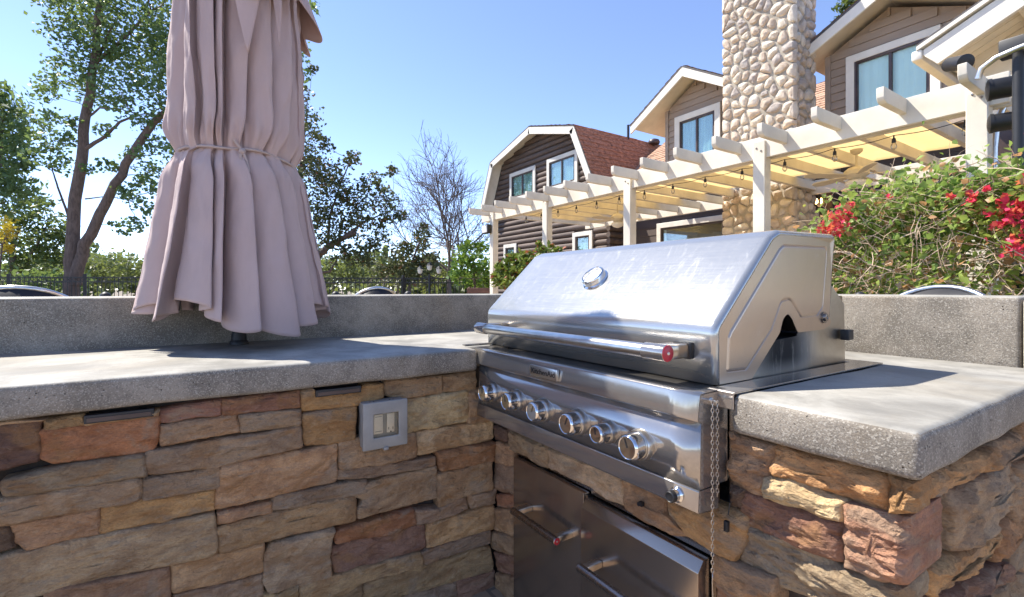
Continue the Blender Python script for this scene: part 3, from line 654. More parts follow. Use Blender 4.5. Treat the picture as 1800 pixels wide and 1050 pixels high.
def side_plate(X, sgn, name):
    e = inset_prof(prof, re)
    low = arc([(1.503,1.05), (1.496,1.028), (1.456,1.018), (1.316,1.016), (1.288,1.052), (1.266,1.069), (1.243,1.053), (1.228,1.02), (1.103,.917), (.975,.917)], [0,.02,.02,.02,.02,.02,.02,.02,.0,0], 4)
    outer = e+low[1:-1]
    emb = arc([(1.0,.948), (1.006,.94), (1.080,.938), (1.192,1.030), (1.235,1.096), (1.275,1.102), (1.331,1.053), (1.42,1.055), (1.452,1.079), (1.472,1.205), (1.475,1.248), (1.245,1.243), (1.225,1.233), (1.016,1.036), (1.006,1.02)], [0,.0,.012,.03,.02,.03,.015,.012,.012,.02,.012,.01,.01,.02,0], 4)
    def ins(P, d):
        k = len(P); out = []
        for i in range(k):
            a, b_ = Vector(P[i-1]), Vector(P[(i+1) % k]); t = (b_-a).normalized(); nn = Vector((-t.y, t.x)); out.append(tuple(Vector(P[i])+nn*d))
        return out
    ar = sum(emb[i-1][0]*emb[i][1]-emb[i][0]*emb[i-1][1] for i in range(len(emb)))
    sg = 1 if ar > 0 else -1
    e1, e2, e3 = ins(emb, .002*sg), ins(emb, .006*sg), ins(emb, .009*sg)
    m = MB(); L = [outer, emb, e1, e2, e3]; hx = [0, 0, -.0014, .0010, .0016]; off = []
    for P, h in zip(L, hx):
        off.append(len(m.v)); m.v += [(X+sgn*h, y, z) for y, z in P]
    loops = [[Vector((y, z, 0)) for y, z in outer], [Vector((y, z, 0)) for y, z in emb]]
    for t in tessellate_polygon(loops): m.f.append(t); m.m.append(0)
    k = len(emb)
    for q in range(1, 4):
        for i in range(k): m.f.append((off[q]+i, off[q]+(i+1) % k, off[q+1]+(i+1) % k, off[q+1]+i)); m.m.append(0)
    for t in tessellate_polygon([[Vector((y, z, 0)) for y, z in e3]]): m.f.append(tuple(i+off[4] for i in t)); m.m.append(0)
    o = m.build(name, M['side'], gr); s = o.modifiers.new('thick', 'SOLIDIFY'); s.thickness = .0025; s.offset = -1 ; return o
side_plate(XR, 1, 'lid_side'); side_plate(XL, -1, 'lid_side')
# firebox side panels, interior
fp = [(.975,.905), (1.610,.905), (1.604,1.084), (1.53,1.138), (1.36,1.13), (1.30,1.075), (1.25,1.03), (1.20,1.01), (1.10,.94)]
fp = [(.975,.905), (1.610,.905), (1.604,1.084), (1.53,1.138), (1.36,1.05), (1.33,1.005), (1.22,1.0), (1.10,.92), (.985,.918)]
for X in (XR-.010, XL+.010): MB().prism([(X, y, z) for y, z in fp], (-.003 if X > -1 else .003, 0, 0)).build('firebox_side', M['grease'], gr)
m = MB(); m.box(XL+.02, XR-.02, 1.05, 1.53, .66, 1.0); m.build('firebox', M['soot'], gr)
m = MB(); m.box(XL+.012, XR-.012, 1.555, 1.600, .905, 1.11); m.build('back_panel', M['side'], gr, 40, .003)
MB().lathe((XR+.0005,1.456,1.051), (1,0,0), [(0,.016), (.003,.016), (.003,.011), (.008,.010), (.009,.004), (.007,.003)], 20).build('hinge_bolt', M['dark_steel'], gr, 40)
MB().box(XR-.006, XR+.018, 1.565, 1.598, .982, 1.012).build('rear_clip', M['black'], gr, 40, .003)
# flange on the worktop
m = MB(); m.box(XR+.002, -.582, .932, 1.672, .9115, .9155); m.box(XR+.002, -.582, .928, .9315, .880, .9155); m.box(XL-.03, -.583, 1.611, 1.671, .9112, .9152); m.box(XL-.028, XL-.002, .868, 1.61, .9113, .915)
m.build('worktop_flange', M['panel'], gr, 30, .001, 1)
# control panel
PX0, PX1 = -1.543, -.618
cp = arc([(.958,.915), (.868,.913), (.861,.858), (.872,.852), (.868,.716), (.864,.712), (.861,.669), (.905,.664)], [0,.006,.003,.003,.002,.002,.005,0], 4)
def extr(P, xa, xb, nx=1):
    m = MB(); V = []
    for k in range(nx+1):
        for y, z in P: V.append((xa+(xb-xa)*k/nx, y, z))
    n = len(P); return m.add(V, [(i*n+j, i*n+j+1, (i+1)*n+j+1, (i+1)*n+j) for i in range(nx) for j in range(n-1)])
band = extr(arc([(.958,.915), (.868,.9135), (.8605,.858), (.873,.853)], [0,.006,.004,0], 4), PX0-.03, PX1, 12).build('top_rail', M['panel'], gr, 30)
face = extr([(.872,.8535), (.8695,.7155)], PX0, PX1-.001, 12).build('control_panel', M['panel'], gr, 30)
lip = extr(arc([(.8695,.7145), (.8645,.7125), (.8615,.669), (.905,.664)], [0,.0015,.005,0], 4), PX0, PX1, 12).build('lower_lip', M['panel'], gr, 30)
for o in (band, face, lip):
    s = o.modifiers.new('thick', 'SOLIDIFY'); s.thickness = .0015; s.offset = 0
sp = [(.958,.914), (.8685,.9125), (.861,.858), (.8725,.853), (.869,.717), (.965,.722), (.965,.914)]
MB().prism([(PX1, y, z) for y, z in [(.963,.9125), (.870,.9115), (.8625,.858), (.8735,.853), (.8705,.7165), (.963,.7165)]], (-.003,0,0)).build('end_cap', M['panel'], gr)
MB().prism([(PX1, y, z) for y, z in [(.930,.7145), (.866,.7135), (.863,.670), (.930,.664)]], (-.003,0,0)).build('end_cap', M['panel'], gr)
MB().prism([(PX0+.001, y, z) for y, z in [(.963,.9125), (.870,.9115), (.8625,.858), (.8735,.853), (.863,.670), (.963,.668)]], (.003,0,0)).build('end_cap', M['panel'], gr)
MB().box(-.617, -.598, .966, 1.045, .648, .905).build('side_flange', M['dark_steel'], gr, 40, .002)
m = MB(); m.box(PX0+.01, PX1-.01, .90, .95, .668, .90); m.build('panel_back', M['dark_steel'], gr)
q = MB()
for yy, zz in ((.905,.897), (.93,.775)): q.lathe((PX1, yy, zz), (1,0,0), [(0,.006), (.002,.0055), (.003,.003)], 12)
q.build('panel_screw', M['satin'], gr, 40)
# badge
A = at_y(941, 643, .858); B = at_y(989, 674, .858)
bx0, bx1 = -1.200, -1.070; bd = MB().box(bx0, bx1, .853, .862, .868, .900).build('name_badge', M['satin'], gr, 40, .0015)
cu = bpy.data.curves.new('badge_text', 'FONT'); cu.body = 'KitchenAid'; cu.size = .0225; cu.extrude = .0006; cu.align_x = 'CENTER'; cu.align_y = 'CENTER'
to = bpy.data.objects.new('tmp', cu); COL.objects.link(to); bpy.context.view_layer.update()
me = bpy.data.meshes.new_from_object(to.evaluated_get(bpy.context.evaluated_depsgraph_get())); bpy.data.objects.remove(to)
wd = max(v_.co.x for v_ in me.vertices)-min(v_.co.x for v_ in me.vertices)
me.transform(Matrix.Rotation(math.pi/2, 4, 'X') @ Matrix.Diagonal((.112/wd, 1, 1, 1)))
tx = link('lettering', me, M['ink'], bd, ((bx0+bx1)/2, .8525, .884))
# knobs
def knob_mesh(r):
    P = []; M_ = []
    return r
def knob(x, z, r, seed):
    k = MB().lathe((x,.8715,z), (0,-1,0), [(0,r*1.22), (.004,r*1.22), (.012,r*1.19), (.016,r*1.12), (.016,r*.9)], 40).build('knob', M['satin'], gr, 35)
    MB().lathe((x,.8555,z), (0,-1,0), [(0,r*1.0), (.002,r*.98), (.0021,r*.93), (.004,r*.93), (.0041,r), (.024,r*.985), (.030,r*.95), (.0335,r*.87), (.034,r*.84), (.0325,r*.80), (.0325,.001)], 44).build('knob_cap', M['chrome'], k, 28)
    g_ = MB(); a = random.uniform(-.4, .4); g_.obox((x-math.sin(a)*r*.0, .8215, z), (x+math.sin(a)*r*.7, .8215, z+math.cos(a)*r*.7), .0016, .001, (0,1,0)); g_.build('pointer', M['ink'], k)
KN = [(-1.440,.772,.028), (-1.292,.772,.028), (-1.150,.770,.029), (-.996,.770,.029), (-.880,.772,.0235), (-.776,.768,.030)]
for i, (x, z, r) in enumerate(KN): knob(x, z, r, i)
k = MB().lathe((-.668,.8635,.692), (0,-1,0), [(0,.0165), (.006,.0165), (.010,.013), (.018,.0125)], 24).build('igniter_button', M['chrome'], gr, 35)
MB().lathe((-.668,.8455,.692), (0,-1,0), [(0,.0125), (.010,.0120), (.0115,.010), (.0105,.009), (.0095,.001)], 24).build('button_cap', M['black'], k, 35)
# lid handle
hz = .988; hy = .868
hd = MB().lathe((-1.545, hy, hz), (1,0,0), [(0,.012), (.003,.0165), (.0035,.0168), (.845,.0168), (.847,.0165)], 28).build('lid_handle', M['satin'], gr, 40)
for xa in (-1.545, -.762):
    MB().lathe((xa-.001, hy, hz), (1,0,0), [(0,.014), (.002,.0195), (.062,.0195), (.064,.0188)], 28).build('handle_collar', M['panel'], hd, 40)
    m = MB(); m.box(xa+.012, xa+.060, hy+.003, .961, hz-.0165, hz+.0165); m.build('handle_bracket', M['door'], hd, 40, .004)
MB().box(-.759+.012, -.759+.0605, .945, .9605, hz-.0195, hz+.0195).build('bracket_foot', M['black'], hd, 40, .003)
md = MB().lathe((-.699, hy, hz), (1,0,0), [(0,.0185), (.0012,.0180), (.0022,.0165)], 28).build('handle_medallion', M['red'], hd, 40)
MB().lathe((-.6968, hy, hz), (1,0,0), [(0,.004), (.0012,.0032)], 14).build('medallion_centre', M['satin'], md, 40)
# thermometer on the sloped face
P0 = Vector((0,.960,1.045)); P1 = Vector((0,1.188,1.262)); tdir = (P1-P0).normalized(); nrm = Vector((0, -tdir.z, tdir.y))
best = None
for s_ in np.linspace(0, 1, 200):
    Pp = P0+(P1-P0)*s_; a = ray(1047, 492); t = Pp.y/a[1]; zz = H+a[2]*t
    if best is None or abs(zz-Pp.z) < best[0]: best = (abs(zz-Pp.z), a[0]*t, Pp.y, Pp.z)
tc = Vector(best[1:])
th = MB().lathe(tc-nrm*.002, nrm, [(0,.045), (.004,.045), (.006,.040), (.020,.040), (.024,.0385), (.026,.036), (.025,.0345), (.017,.033), (.017,.0325)], 48, cap=False).build('thermometer', M['chrome'], gr, 35)
MB().lathe(tc+nrm*.0135, nrm, [(0,.0332), (.001,.0332)], 40).build('dial', M['white'], th, 30)
up = tdir
nd = MB(); nd.obox(tc+nrm*.0155-Vector((1,0,0))*.012-up*.004, tc+nrm*.0155+Vector((1,0,0))*.013+up*.004, .0016, .0008, nrm)
for i in range(9):
    a = -2.2+i*.55; d_ = Vector((1,0,0))*math.sin(a)+up*math.cos(a); nd.obox(tc+nrm*.0152+d_*.021, tc+nrm*.0152+d_*.026, .0012, .0006, nrm)
nd.build('needle', M['ink'], th)

# ------------------------------------------------------------------ doors below
dr = thing('access_door', (-1.25, .95, .28), 'dark stainless access door with red-ended bar handle, left under the grill', 'door')
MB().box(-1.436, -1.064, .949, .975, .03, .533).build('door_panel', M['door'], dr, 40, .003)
m = MB(); m.box(-1.448, -1.438, .974, 1.0, .02, .535); m.box(-1.448, -1.062, .9745, 1.0, .536, .575); m.build('frame', M['dark_steel'], dr)
dw = thing('storage_drawer', (-.86, .94, .28), 'shiny stainless drawer with slanted upper lip and bar handle, right under the grill', 'drawer')
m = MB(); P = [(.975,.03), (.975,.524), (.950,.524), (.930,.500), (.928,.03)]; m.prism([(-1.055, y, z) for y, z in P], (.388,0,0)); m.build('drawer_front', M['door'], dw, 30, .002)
m = MB(); m.box(-.664, -.652, .974, 1.0, .02, .527); m.box(-1.060, -.652, .9745, 1.0, .528, .575); m.box(-1.0625, -1.0565, .958, 1.0, .02, .527); m.build('frame', M['dark_steel'], dw)
def bar_handle(par, xa, xb, z, yb, yf):
    h_ = MB().lathe((xa, yf, z), (1,0,0), [(0,.010), (.002,.0118), (xb-xa-.002,.0118), (xb-xa,.010)], 20).build('handle', M['dark_steel'], par, 40)
    for x in (xa+.004, xb-.026): MB().box(x, x+.022, yf+.002, yb+.002, z-.010, z+.010).build('handle_bracket', M['satin'], h_, 40, .004)
    md = MB().lathe((xb, yf, z), (1,0,0), [(0,.0105), (.0016,.0095)], 20).build('handle_medallion', M['red'], h_, 40)
    MB().lathe((xb+.0016, yf, z), (1,0,0), [(0,.003), (.0008,.0025)], 10).build('medallion_centre', M['satin'], md, 40)
bar_handle(dr, -1.345, -1.108, .392, .949, .885)
bar_handle(dw, -.992, -.716, .378, .928, .868)
# chain, cable
ch = thing('hanging_chain', (-.603, .89, .55), 'thin steel chain with a ring hanging from the right end of the control panel', 'chain')
def links(par, x, y, z0, z1):
    m = MB(); z = z0; i = 0
    while z > z1:
        a = (i % 2)*math.pi/2+.5; pts = []
        for k in range(9):
            t = 2*math.pi*k/8; pts.append((x+math.cos(t)*.0026*math.cos(a), y+math.cos(t)*.0026*math.sin(a), z+math.sin(t)*.0052))
        m.tube(pts, .0009, 4, False); z -= .0082; i += 1
    o = m.build('chain_links', M['satin'], par); o['kind'] = 'stuff'; return o
links(ch, -.603, .888, .897, .552); links(ch, -.600, .900, .895, .70)
m = MB(); m.tube([(-.603+math.cos(t)*.0085*.55, .888+math.cos(t)*.0085*-.8, .541+math.sin(t)*.0085) for t in [2*math.pi*k/20 for k in range(21)]], .0012, 6, False); m.tube([(-.605,.889,.533), (-.604,.89,.50), (-.603,.89,.47)], .001, 5)
m.build('ring', M['satin'], ch)
MB().tube([(-.618,.905,.897), (-.600,.897,.897)], .003, 8).build('hook', M['satin'], ch)
cb = thing('igniter_cable', (-.585, .94, .62), 'short black cable with a plug hanging beside the grill box', 'cable')
a = at_y(1283, 885, .925); b_ = at_y(1277, 925, .925)
MB().tube([at_y(1282, 870, .96), a, at_y(1280, 905, .925)], .0016, 6).build('wire', M['black'], cb); c_ = at_y(1277, 926, .925); MB().box(c_.x-.0045, c_.x+.0045, .921, .930, c_.z-.010, c_.z+.012).build('plug', M['black'], cb, 40, .001)
c_ = at_y(1124, 886, .938); t = thing('cable_stub', c_, 'tiny black cable end poking from the tan stone under the panel', 'cable'); MB().lathe(c_, (0,-1,0), [(-.01,.005), (.004,.0055), (.005,.002)], 8).build('stub', M['black'], t); MB().box(c_.x+.002, c_.x+.012, c_.y-.006, c_.y+.004, c_.z-.002, c_.z+.008).build('strain_tab', M['black'], t)

#@@SCENERY@@
# ------------------------------------------------------------------ house: shared builders
def frame_y(p, name, x0, x1, z0, z1, y, wd, mat, out=.04, bottom=True):
    m = ring_frame(y-out, y, x0, x1, z0, z1, x0+wd, x1-wd, z0+wd, z1-wd); m.v = [(b, a, c) for a, b, c in m.v]
    return m.build(name, mat, p, 40, .006, 1)
def window(p, x0, x1, z0, z1, y, panes=2, curtain='curtain', trim=.13, curt=None, split=None):
    t = frame_y(p, 'window', x0, x1, z0, z1, y, trim, M['wpaint'], .05)
    a, b, c, d = x0+trim, x1-trim, z0+trim, z1-trim
    s = .045; mid = split if split else (a+b)/2
    m = MB(); m.box(a, a+s, y-.035, y+.01, c, d); m.box(b-s, b, y-.035, y+.01, c, d); m.box(a+s, b-s, y-.035, y+.01, d-s, d); m.box(a+s, b-s, y-.035, y+.01, c, c+s)
    if panes == 2: m.box(mid-s/2, mid+s/2, y-.036, y+.01, c+s, d-s)
    m.build('sash', M['sash'], t, 40, .004, 1)
    spans = [(a+s, mid-s/2), (mid+s/2, b-s)] if panes == 2 else [(a+s, b-s)]
    for u, v in spans: MB().box(u+.001, v-.001, y-.012, y-.006, c+s+.001, d-s-.001).build('pane', M['pane'], t)
    for (u, v) in (curt if curt else [(a+s, b-s)]):
        n = max(4, int((v-u)/.03)); m = MB(); V = []
        for i in range(n+1):
            xx = u+(v-u)*i/n; yy = y+.022+.010*math.sin(i*1.7)+.004*math.sin(i*.6); V += [(xx, yy, c), (xx, yy, d)]
        m.add(V, [(2*i, 2*i+2, 2*i+3, 2*i+1) for i in range(n)]); m.build('curtain', M[curtain], t, 80)
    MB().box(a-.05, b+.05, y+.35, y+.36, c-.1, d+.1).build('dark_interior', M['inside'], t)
    return t
def holes_x(z0, z1, x0, x1, holes):
    """x intervals of a horizontal course that are not taken by window openings"""
    iv = [(x0, x1)]
    for a, b, c, d in holes:
        if c < (z0+z1)/2 < d:
            iv = [q for (u, v) in iv for q in ((u, min(v, a)), (max(u, b), v)) if q[1]-q[0] > .03]
    return iv
def shingles(p, o, u, v, L, Wd, mat, lw=.30, lh=.14, clip=None, name='shingle'):
    """courses of single tabs on a plane: o corner (low), u along the eave, v up the slope; joined"""
    o, u, v = Vector(o), Vector(u).normalized(), Vector(v).normalized(); n = u.cross(v).normalized()
    if n.z < 0: n = -n
    m = MB(); k = 0; b = 0
    while b < Wd-.01:
        a = -random.uniform(0, lw)
        while a < L:
            w_ = lw*random.uniform(.6, 1.2); a0, a1 = max(a, 0), min(a+w_-.008, L)
            if a1-a0 > .02 and (clip is None or clip(o+u*((a0+a1)/2)+v*b)):
                h = random.uniform(.012, .024); e = random.uniform(-.008, .008); b1 = min(b+lh*1.25, Wd)
                q = [o+u*x+v*y+n*z for x, y, z in ((a0,b+e,h),(a1,b+e,h),(a1,b1,.003),(a0,b1,.003),(a0,b+e,0),(a1,b+e,0))]
                m.add(q, [(0,1,2,3),(4,5,1,0)])
            a += w_
        b += lh
    ob_ = m.build(name, mat, p); ob_['kind'] = 'stuff'; return ob_

# ------------------------------------------------------------------ log house with barn roof
YL = 9.0
lh = thing('log_house', (-12.0, YL, 0), 'dark log house with barn-shaped gable and white trim beyond the pergola', 'house')
PK = (-12.1, 6.08); KL, KR = (-14.4, 5.48), (-10.0, 5.52); EL, ER = (-15.05, 4.05), (-9.3, 4.05)
def gab_w(z):   # half outline of the gable at height z
    if z < 4.1: return (-14.85, -9.5)
    if z < 5.48: t = (z-4.05)/1.43; return (EL[0]+.2+(KL[0]-EL[0])*t, ER[0]-.2+(KR[0]-ER[0])*t)
    t = (z-5.48)/.6; return (KL[0]+.2+(PK[0]-KL[0])*t, KR[0]-.2+(PK[0]-KR[0])*t)
wins = [(-13.70,-12.24,4.05,5.00), (-11.64,-10.24,4.05,5.03)]
wlow = [(-14.08,-13.30,1.75,2.64), (-10.45,-9.64,1.80,2.70)]
P = .165; z = .3; i = 0
while z < 6.0:
    a, b = gab_w(z+P/2) if z > 3.3 else (-14.9, -9.04)
    for u, v in holes_x(z, z+P, a, b, wins+wlow):
        MB().lathe((u, YL+.02, z+P/2), (1,0,0), [(0,P*.5), ((v-u)*.33,P*random.uniform(.49,.53)), ((v-u)*.66,P*random.uniform(.49,.53)), (v-u,P*.5)], 10).build('log', M['logs'], lh, 60)
    z += P
MB().prism([(-14.8,YL+.03,.0), (-9.05,YL+.03,0), (-9.05,YL+.03,3.6), (-9.5,YL+.03,4.1), (KR[0]-.15,YL+.03,5.45), (PK[0],YL+.03,6.0), (KL[0]+.15,YL+.03,5.45), (-14.8,YL+.03,4.1)], (0,.06,0)).build('wall_backing', M['logs'], lh)
m = MB(); m.box(-9.06, -9.0, 8.95, 12, 0, 3.9); m.build('side_wall', M['logs'], lh)
for yy in np.arange(9.1, 9.7, .17): pass
for k in range(18): MB().lathe((-9.0, 8.86, .38+k*P), (0,1,0), [(0,P*.46), (.55,P*.5)], 9).build('log_end', M['logs'], lh, 60)
for x0_, x1_, z0_, z1_ in wins: window(lh, x0_, x1_, z0_, z1_+.0, YL-.06, 2, 'curtain', .12)
for x0_, x1_, z0_, z1_ in wlow: window(lh, x0_, x1_, z0_, z1_, YL-.06, 1, 'curtain', .12)
segs = [(EL, KL), (KL, PK), (PK, KR), (KR, ER)]
for (a, b) in segs:
    A = Vector((a[0], YL-.45, a[1])); B = Vector((b[0], YL-.45, b[1]))
    t = (B-A).normalized(); n = Vector((-t.z, 0, t.x)); n = n if n.z > 0 else -n
    e = t*.004
    MB().prism([A+n*.0+e, B+n*.0-e, B-n*.20-e, A-n*.20+e], (0,.045,0)).build('rake_board', M['wpaint'], lh, 40, .005, 1)
    MB().prism([A+n*.002, B+n*.002, B+n*.032, A+n*.032], (0,4.6,0)).build('roof_edge', M['roofedge'], lh)
    MB().prism([A-n*.004+Vector((0,.046,0)), B-n*.004+Vector((0,.046,0)), B-n*.03+Vector((0,.046,0)), A-n*.03+Vector((0,.046,0))], (0,.42,0)).build('soffit', M['wpaint'], lh)
kr = Vector((KR[0], YL-.46, KR[1]+.03)); er = Vector((ER[0], YL-.46, ER[1]+.03))
kr2 = kr+Vector((.03,0,0)); er2 = er+Vector((.03,0,0))
shingles(lh, er2, (0,1,0), kr2-er2, 4.4, (kr2-er2).length, M['shingle_d'], .28, .16)
pk = Vector((PK[0], YL-.46, PK[1]+.035)); krr = Vector((KR[0]+.02, YL-.46, KR[1]+.035)); shingles(lh, krr, (0,1,0), pk-krr, 4.4, (pk-krr).length, M['shingle_d'], .4, .2)
MB().lathe((-9.95, 10.6, 5.5), (0,0,1), [(0,.035), (.42,.035)], 10).build('vent_stack', M['iron'], lh, 60)
MB().lathe((-9.85, 11.6, 5.5), (0,0,1), [(0,.16), (.05,.18), (.12,.15), (.16,.05)], 12).build('roof_vent', M['sash'], lh, 50)

# ------------------------------------------------------------------ main house with dormers
mh = thing('main_house', (-4.5, 9.4, 0), 'taupe sided house with tan shingle roof and two gabled dormers behind the pergola', 'house')
RO = Vector((-9.6, 9.1, 3.585)); RV = Vector((0, 3.5, 2.495)); RT = RV.length
MB().prism([(-9.7,9.1,3.565), (-9.7,12.6,6.06), (-9.7,12.6,5.98), (-9.7,9.1,3.485)], (12.0,0,0)).build('roof', M['roofedge'], mh)
shingles(mh, RO+Vector((0,0,.01)), (1,0,0), RV, 11.8, RT, M['shingle_l'], .30, .17)
m = MB(); m.box(-9.3, 2.4, 9.42, 9.5, 0, 3.6); m.build('wall', M['brown'], mh)
for k in range(19):
    z0_ = .1+k*.18; 
    for u, v in holes_x(z0_, z0_+.18, -8.95, 2.3, [(-7.8,-5.3,1.0,2.72), (-3.3,1.2,0,2.75)]):
        m = MB(); m.prism([(u,9.42,z0_), (u,9.40,z0_), (u,9.412,z0_+.18), (u,9.42,z0_+.18)], (v-u,0,0)); m.build('siding_board', M['brown'], mh)
MB().box(-9.5, 2.4, 9.10, 9.14, 3.36, 3.56).build('fascia', M['sash'], mh)
MB().box(-9.5, 2.4, 9.15, 9.40, 3.42, 3.44).build('soffit', M['brown'], mh)
window(mh, -7.85, -5.30, 1.0, 2.70, 9.38, 2, 'curtain2', .12, [(-7.68,-7.62)], split=-6.1)
# covered door wall beyond the hedge
m = MB(); m.box(-3.35, 1.3, 9.34, 9.40, 0, 2.75); m.build('entry_wall', M['cream'], mh)
MB().box(-3.4, 1.35, 9.27, 9.33, 2.42, 2.72).build('entry_header', M['wpaint'], mh)
for x in (-3.0, -2.0, -.9): MB().box(x, x+.75, 9.30, 9.335, 0, 2.2).build('entry_door', M['taupe'], mh)
def dormer(xl, xr, xp, zp, ze, el, er_, win, wall_z0, tone='taupe', hasright=True):
    d = MB(); 
    z = wall_z0; P = .135
    def lim(z):
        if z < ze_w: return xl, xr
        t = min(.98, (z-ze_w)/(zp-.18-ze_w)); return xl+(xp-xl)*t, xr+(xp-xr)*t
    sl_ = (zp-ze)/(xp-el); ze_w = ze+sl_*(xl-el)-.16
    while z < zp-.22:
        a, b = lim(z+P)
        for u, v in holes_x(z, z+P, a, b, [win]):
            MB().prism([(u,9.02,z), (u,8.985,z), (u,9.0,z+P-.004), (u,9.02,z+P-.004)], (v-u,0,0)).build('siding_board', M[tone], mh)
        z += P
    MB().prism([(xl+.01,9.022,wall_z0), (xr-.01,9.022,wall_z0), (xr-.01,9.022,ze_w), (xp,9.022,zp-.16), (xl+.01,9.022,ze_w)], (0,.05,0)).build('dormer_wall', M[tone], mh)
    for X in (xl, xr-.05): MB().box(X, X+.05, 9.075, 11.6, wall_z0-.3, ze_w+.02).build('dormer_cheek', M[tone], mh)
    MB().box(xl-.012, xl+.07, 8.965, 8.984, wall_z0, ze_w-.01).build('corner_board', M[tone], mh)
    for e, sg in ((el, -1), (er_, 1)):
        A = Vector((e, 8.55, ze)); B = Vector((xp, 8.55, zp)); t = (B-A).normalized(); n = Vector((-t.z,0,t.x)); n = n if n.z > 0 else -n
        MB().prism([A, B, B-n*.0-Vector((0,0,.19)), A-Vector((0,0,.17))], (0,.045,0)).build('rake_board', M['wpaint'], mh, 40, .005, 1)
        MB().prism([A+n*.003, B+n*.003+Vector((0,0,.0)), B+n*.035, A+n*.035], (0,3.2,0)).build('roof_edge', M['roofedge'], mh)
        MB().prism([A+Vector((0,.046,-.02)), B+Vector((0,.046,-.02)), B+Vector((0,.046,-.045)), A+Vector((0,.046,-.045))], (0,3.0,0)).build('soffit', M['wpaint2'], mh)
        A2 = A+n*.038; B2 = B+n*.038; shingles(mh, A2, (0,1,0), B2-A2, 3.2, (B2-A2).length, M['shingle_l'], .3, .17)
dormer(-7.28, -5.6, -6.52, 5.78, 4.93, -7.96, -5.10, (-7.02,-5.90,3.55,4.94), 3.47)
window(mh, -7.02, -5.90, 3.55, 4.94, 8.985, 2, 'curtain', .13)
dormer(-3.94, -2.10, -3.06, 5.66, 5.07, -4.25, -1.87, (-3.63,-2.42,3.5,4.93), 3.47)
window(mh, -3.63, -2.42, 3.5, 4.93, 8.985, 2, 'curtain2', .12)

# ------------------------------------------------------------------ river-rock chimney
cx0, cx1, cy0, cy1, ct = -5.28, -3.98, 8.0, 8.80, 6.75
chm = thing('stone_chimney', (-4.63, 8.4, 0), 'tall chimney of rounded pale river rocks between the two dormers', 'chimney')
MB().box(cx0+.05, cx1-.05, cy0+.05, cy1-.05, 0, ct).build('mortar_core', M['rmortar'], chm)
def cells(W_, H_, s):
    pts = []; r = 0; y = s*.45
    while y < H_:
        off = .0 if r % 2 else s*.5; x = off*.9+s*.25
        while x < W_:
            if random.random() < .10: x += s; continue
            pts.append((x+random.uniform(-.36,.36)*s, y+random.uniform(-.36,.36)*s)); x += s
        y += s*.86; r += 1
    pts = [(min(max(x, s*.3), W_-s*.3), y) for x, y in pts]
    out = []
    for i, p in enumerate(pts):
        poly = [(0,0), (W_,0), (W_,H_), (0,H_)]
        for j, q in enumerate(pts):
            if i == j or abs(q[0]-p[0])+abs(q[1]-p[1]) > 3.2*s: continue
            mx, my = (p[0]+q[0])/2, (p[1]+q[1])/2; nx, ny = q[0]-p[0], q[1]-p[1]; new = []
            for k in range(len(poly)):
                a, b = poly[k-1], poly[k]; da = (a[0]-mx)*nx+(a[1]-my)*ny; db = (b[0]-mx)*nx+(b[1]-my)*ny
                if da*db < 0: t = da/(da-db); new.append((a[0]+(b[0]-a[0])*t, a[1]+(b[1]-a[1])*t))
                if db <= 0: new.append(b)
            poly = new
            if len(poly) < 3: break
        if len(poly) >= 3: out.append(poly)
    return out
RC = [(.68,.60,.49), (.60,.50,.40), (.74,.66,.55), (.52,.43,.34), (.66,.54,.42), (.46,.41,.37), (.70,.62,.50)]
def rocks(plane, n, W_, z0_, z1_, s):
    for poly in cells(W_, z1_-z0_, s):
        cxx = sum(p[0] for p in poly)/len(poly); cyy = sum(p[1] for p in poly)/len(poly)
        pl = []
        for x, y in poly: pl.append(plane(cxx+(x-cxx)*.97, z0_+cyy+(y-cyy)*.97))
        mnr = max(.03, min(max(p[0] for p in poly)-min(p[0] for p in poly), max(p[1] for p in poly)-min(p[1] for p in poly))/2)
        me, c = stone_mesh(pl, n, .08, inset=.004, rnd_=mnr*.30, rough=.006, bulge=mnr*.36, seed=random.random()*90, npts=16, rings=4)
        me.name = 'river_rock'; cc = random.choice(RC); o = link('river_rock', me, M['river'], chm, c, cc)
rocks(lambda u, z: Vector((cx0+u, cy0+.04, z)), (0,-1,0), cx1-cx0, 1.0, ct, .185)
rocks(lambda u, z: Vector((cx1-.04, cy0+.06+u, z)), (1,0,0), cy1-cy0-.06, 1.0, ct, .20)

# ------------------------------------------------------------------ pergola
pg = thing('pergola', (-5, 7.2, 0), 'white timber pergola with curved rafter tails along the front of the houses', 'pergola')
YB = 5.56
posts = [-1.26, -3.15, -5.22, -7.30, -9.25]
for x in posts:
    MB().box(x-.07, x+.07, YB-.035, YB+.105, 0, 2.86).build('post', M['wpaint2'], pg, 40, .006, 1)
    q = MB()
    for dx, dz in ((-.025,2.78), (.03,2.74)): q.lathe((x+dx, YB-.036, dz), (0,-1,0), [(0,.011), (.004,.011), (.008,.006)], 8)
    q.build('bolt', M['dark_steel'], pg)
MB().box(-9.75, -1.07, YB+.0, YB+.045, 2.66, 2.915).build('beam', M['wpaint2'], pg, 40, .006, 1)
MB().box(-9.75, -1.07, YB+.12, YB+.165, 2.66, 2.912).build('beam', M['wpaint2'], pg, 40, .006, 1)
MB().box(-9.6, 1.0, 8.61, 8.66, 2.70, 2.93).build('ledger', M['wpaint2'], pg, 40, .006, 1)
xs = [-1.235-.5447*k for k in range(16)]
ra = None
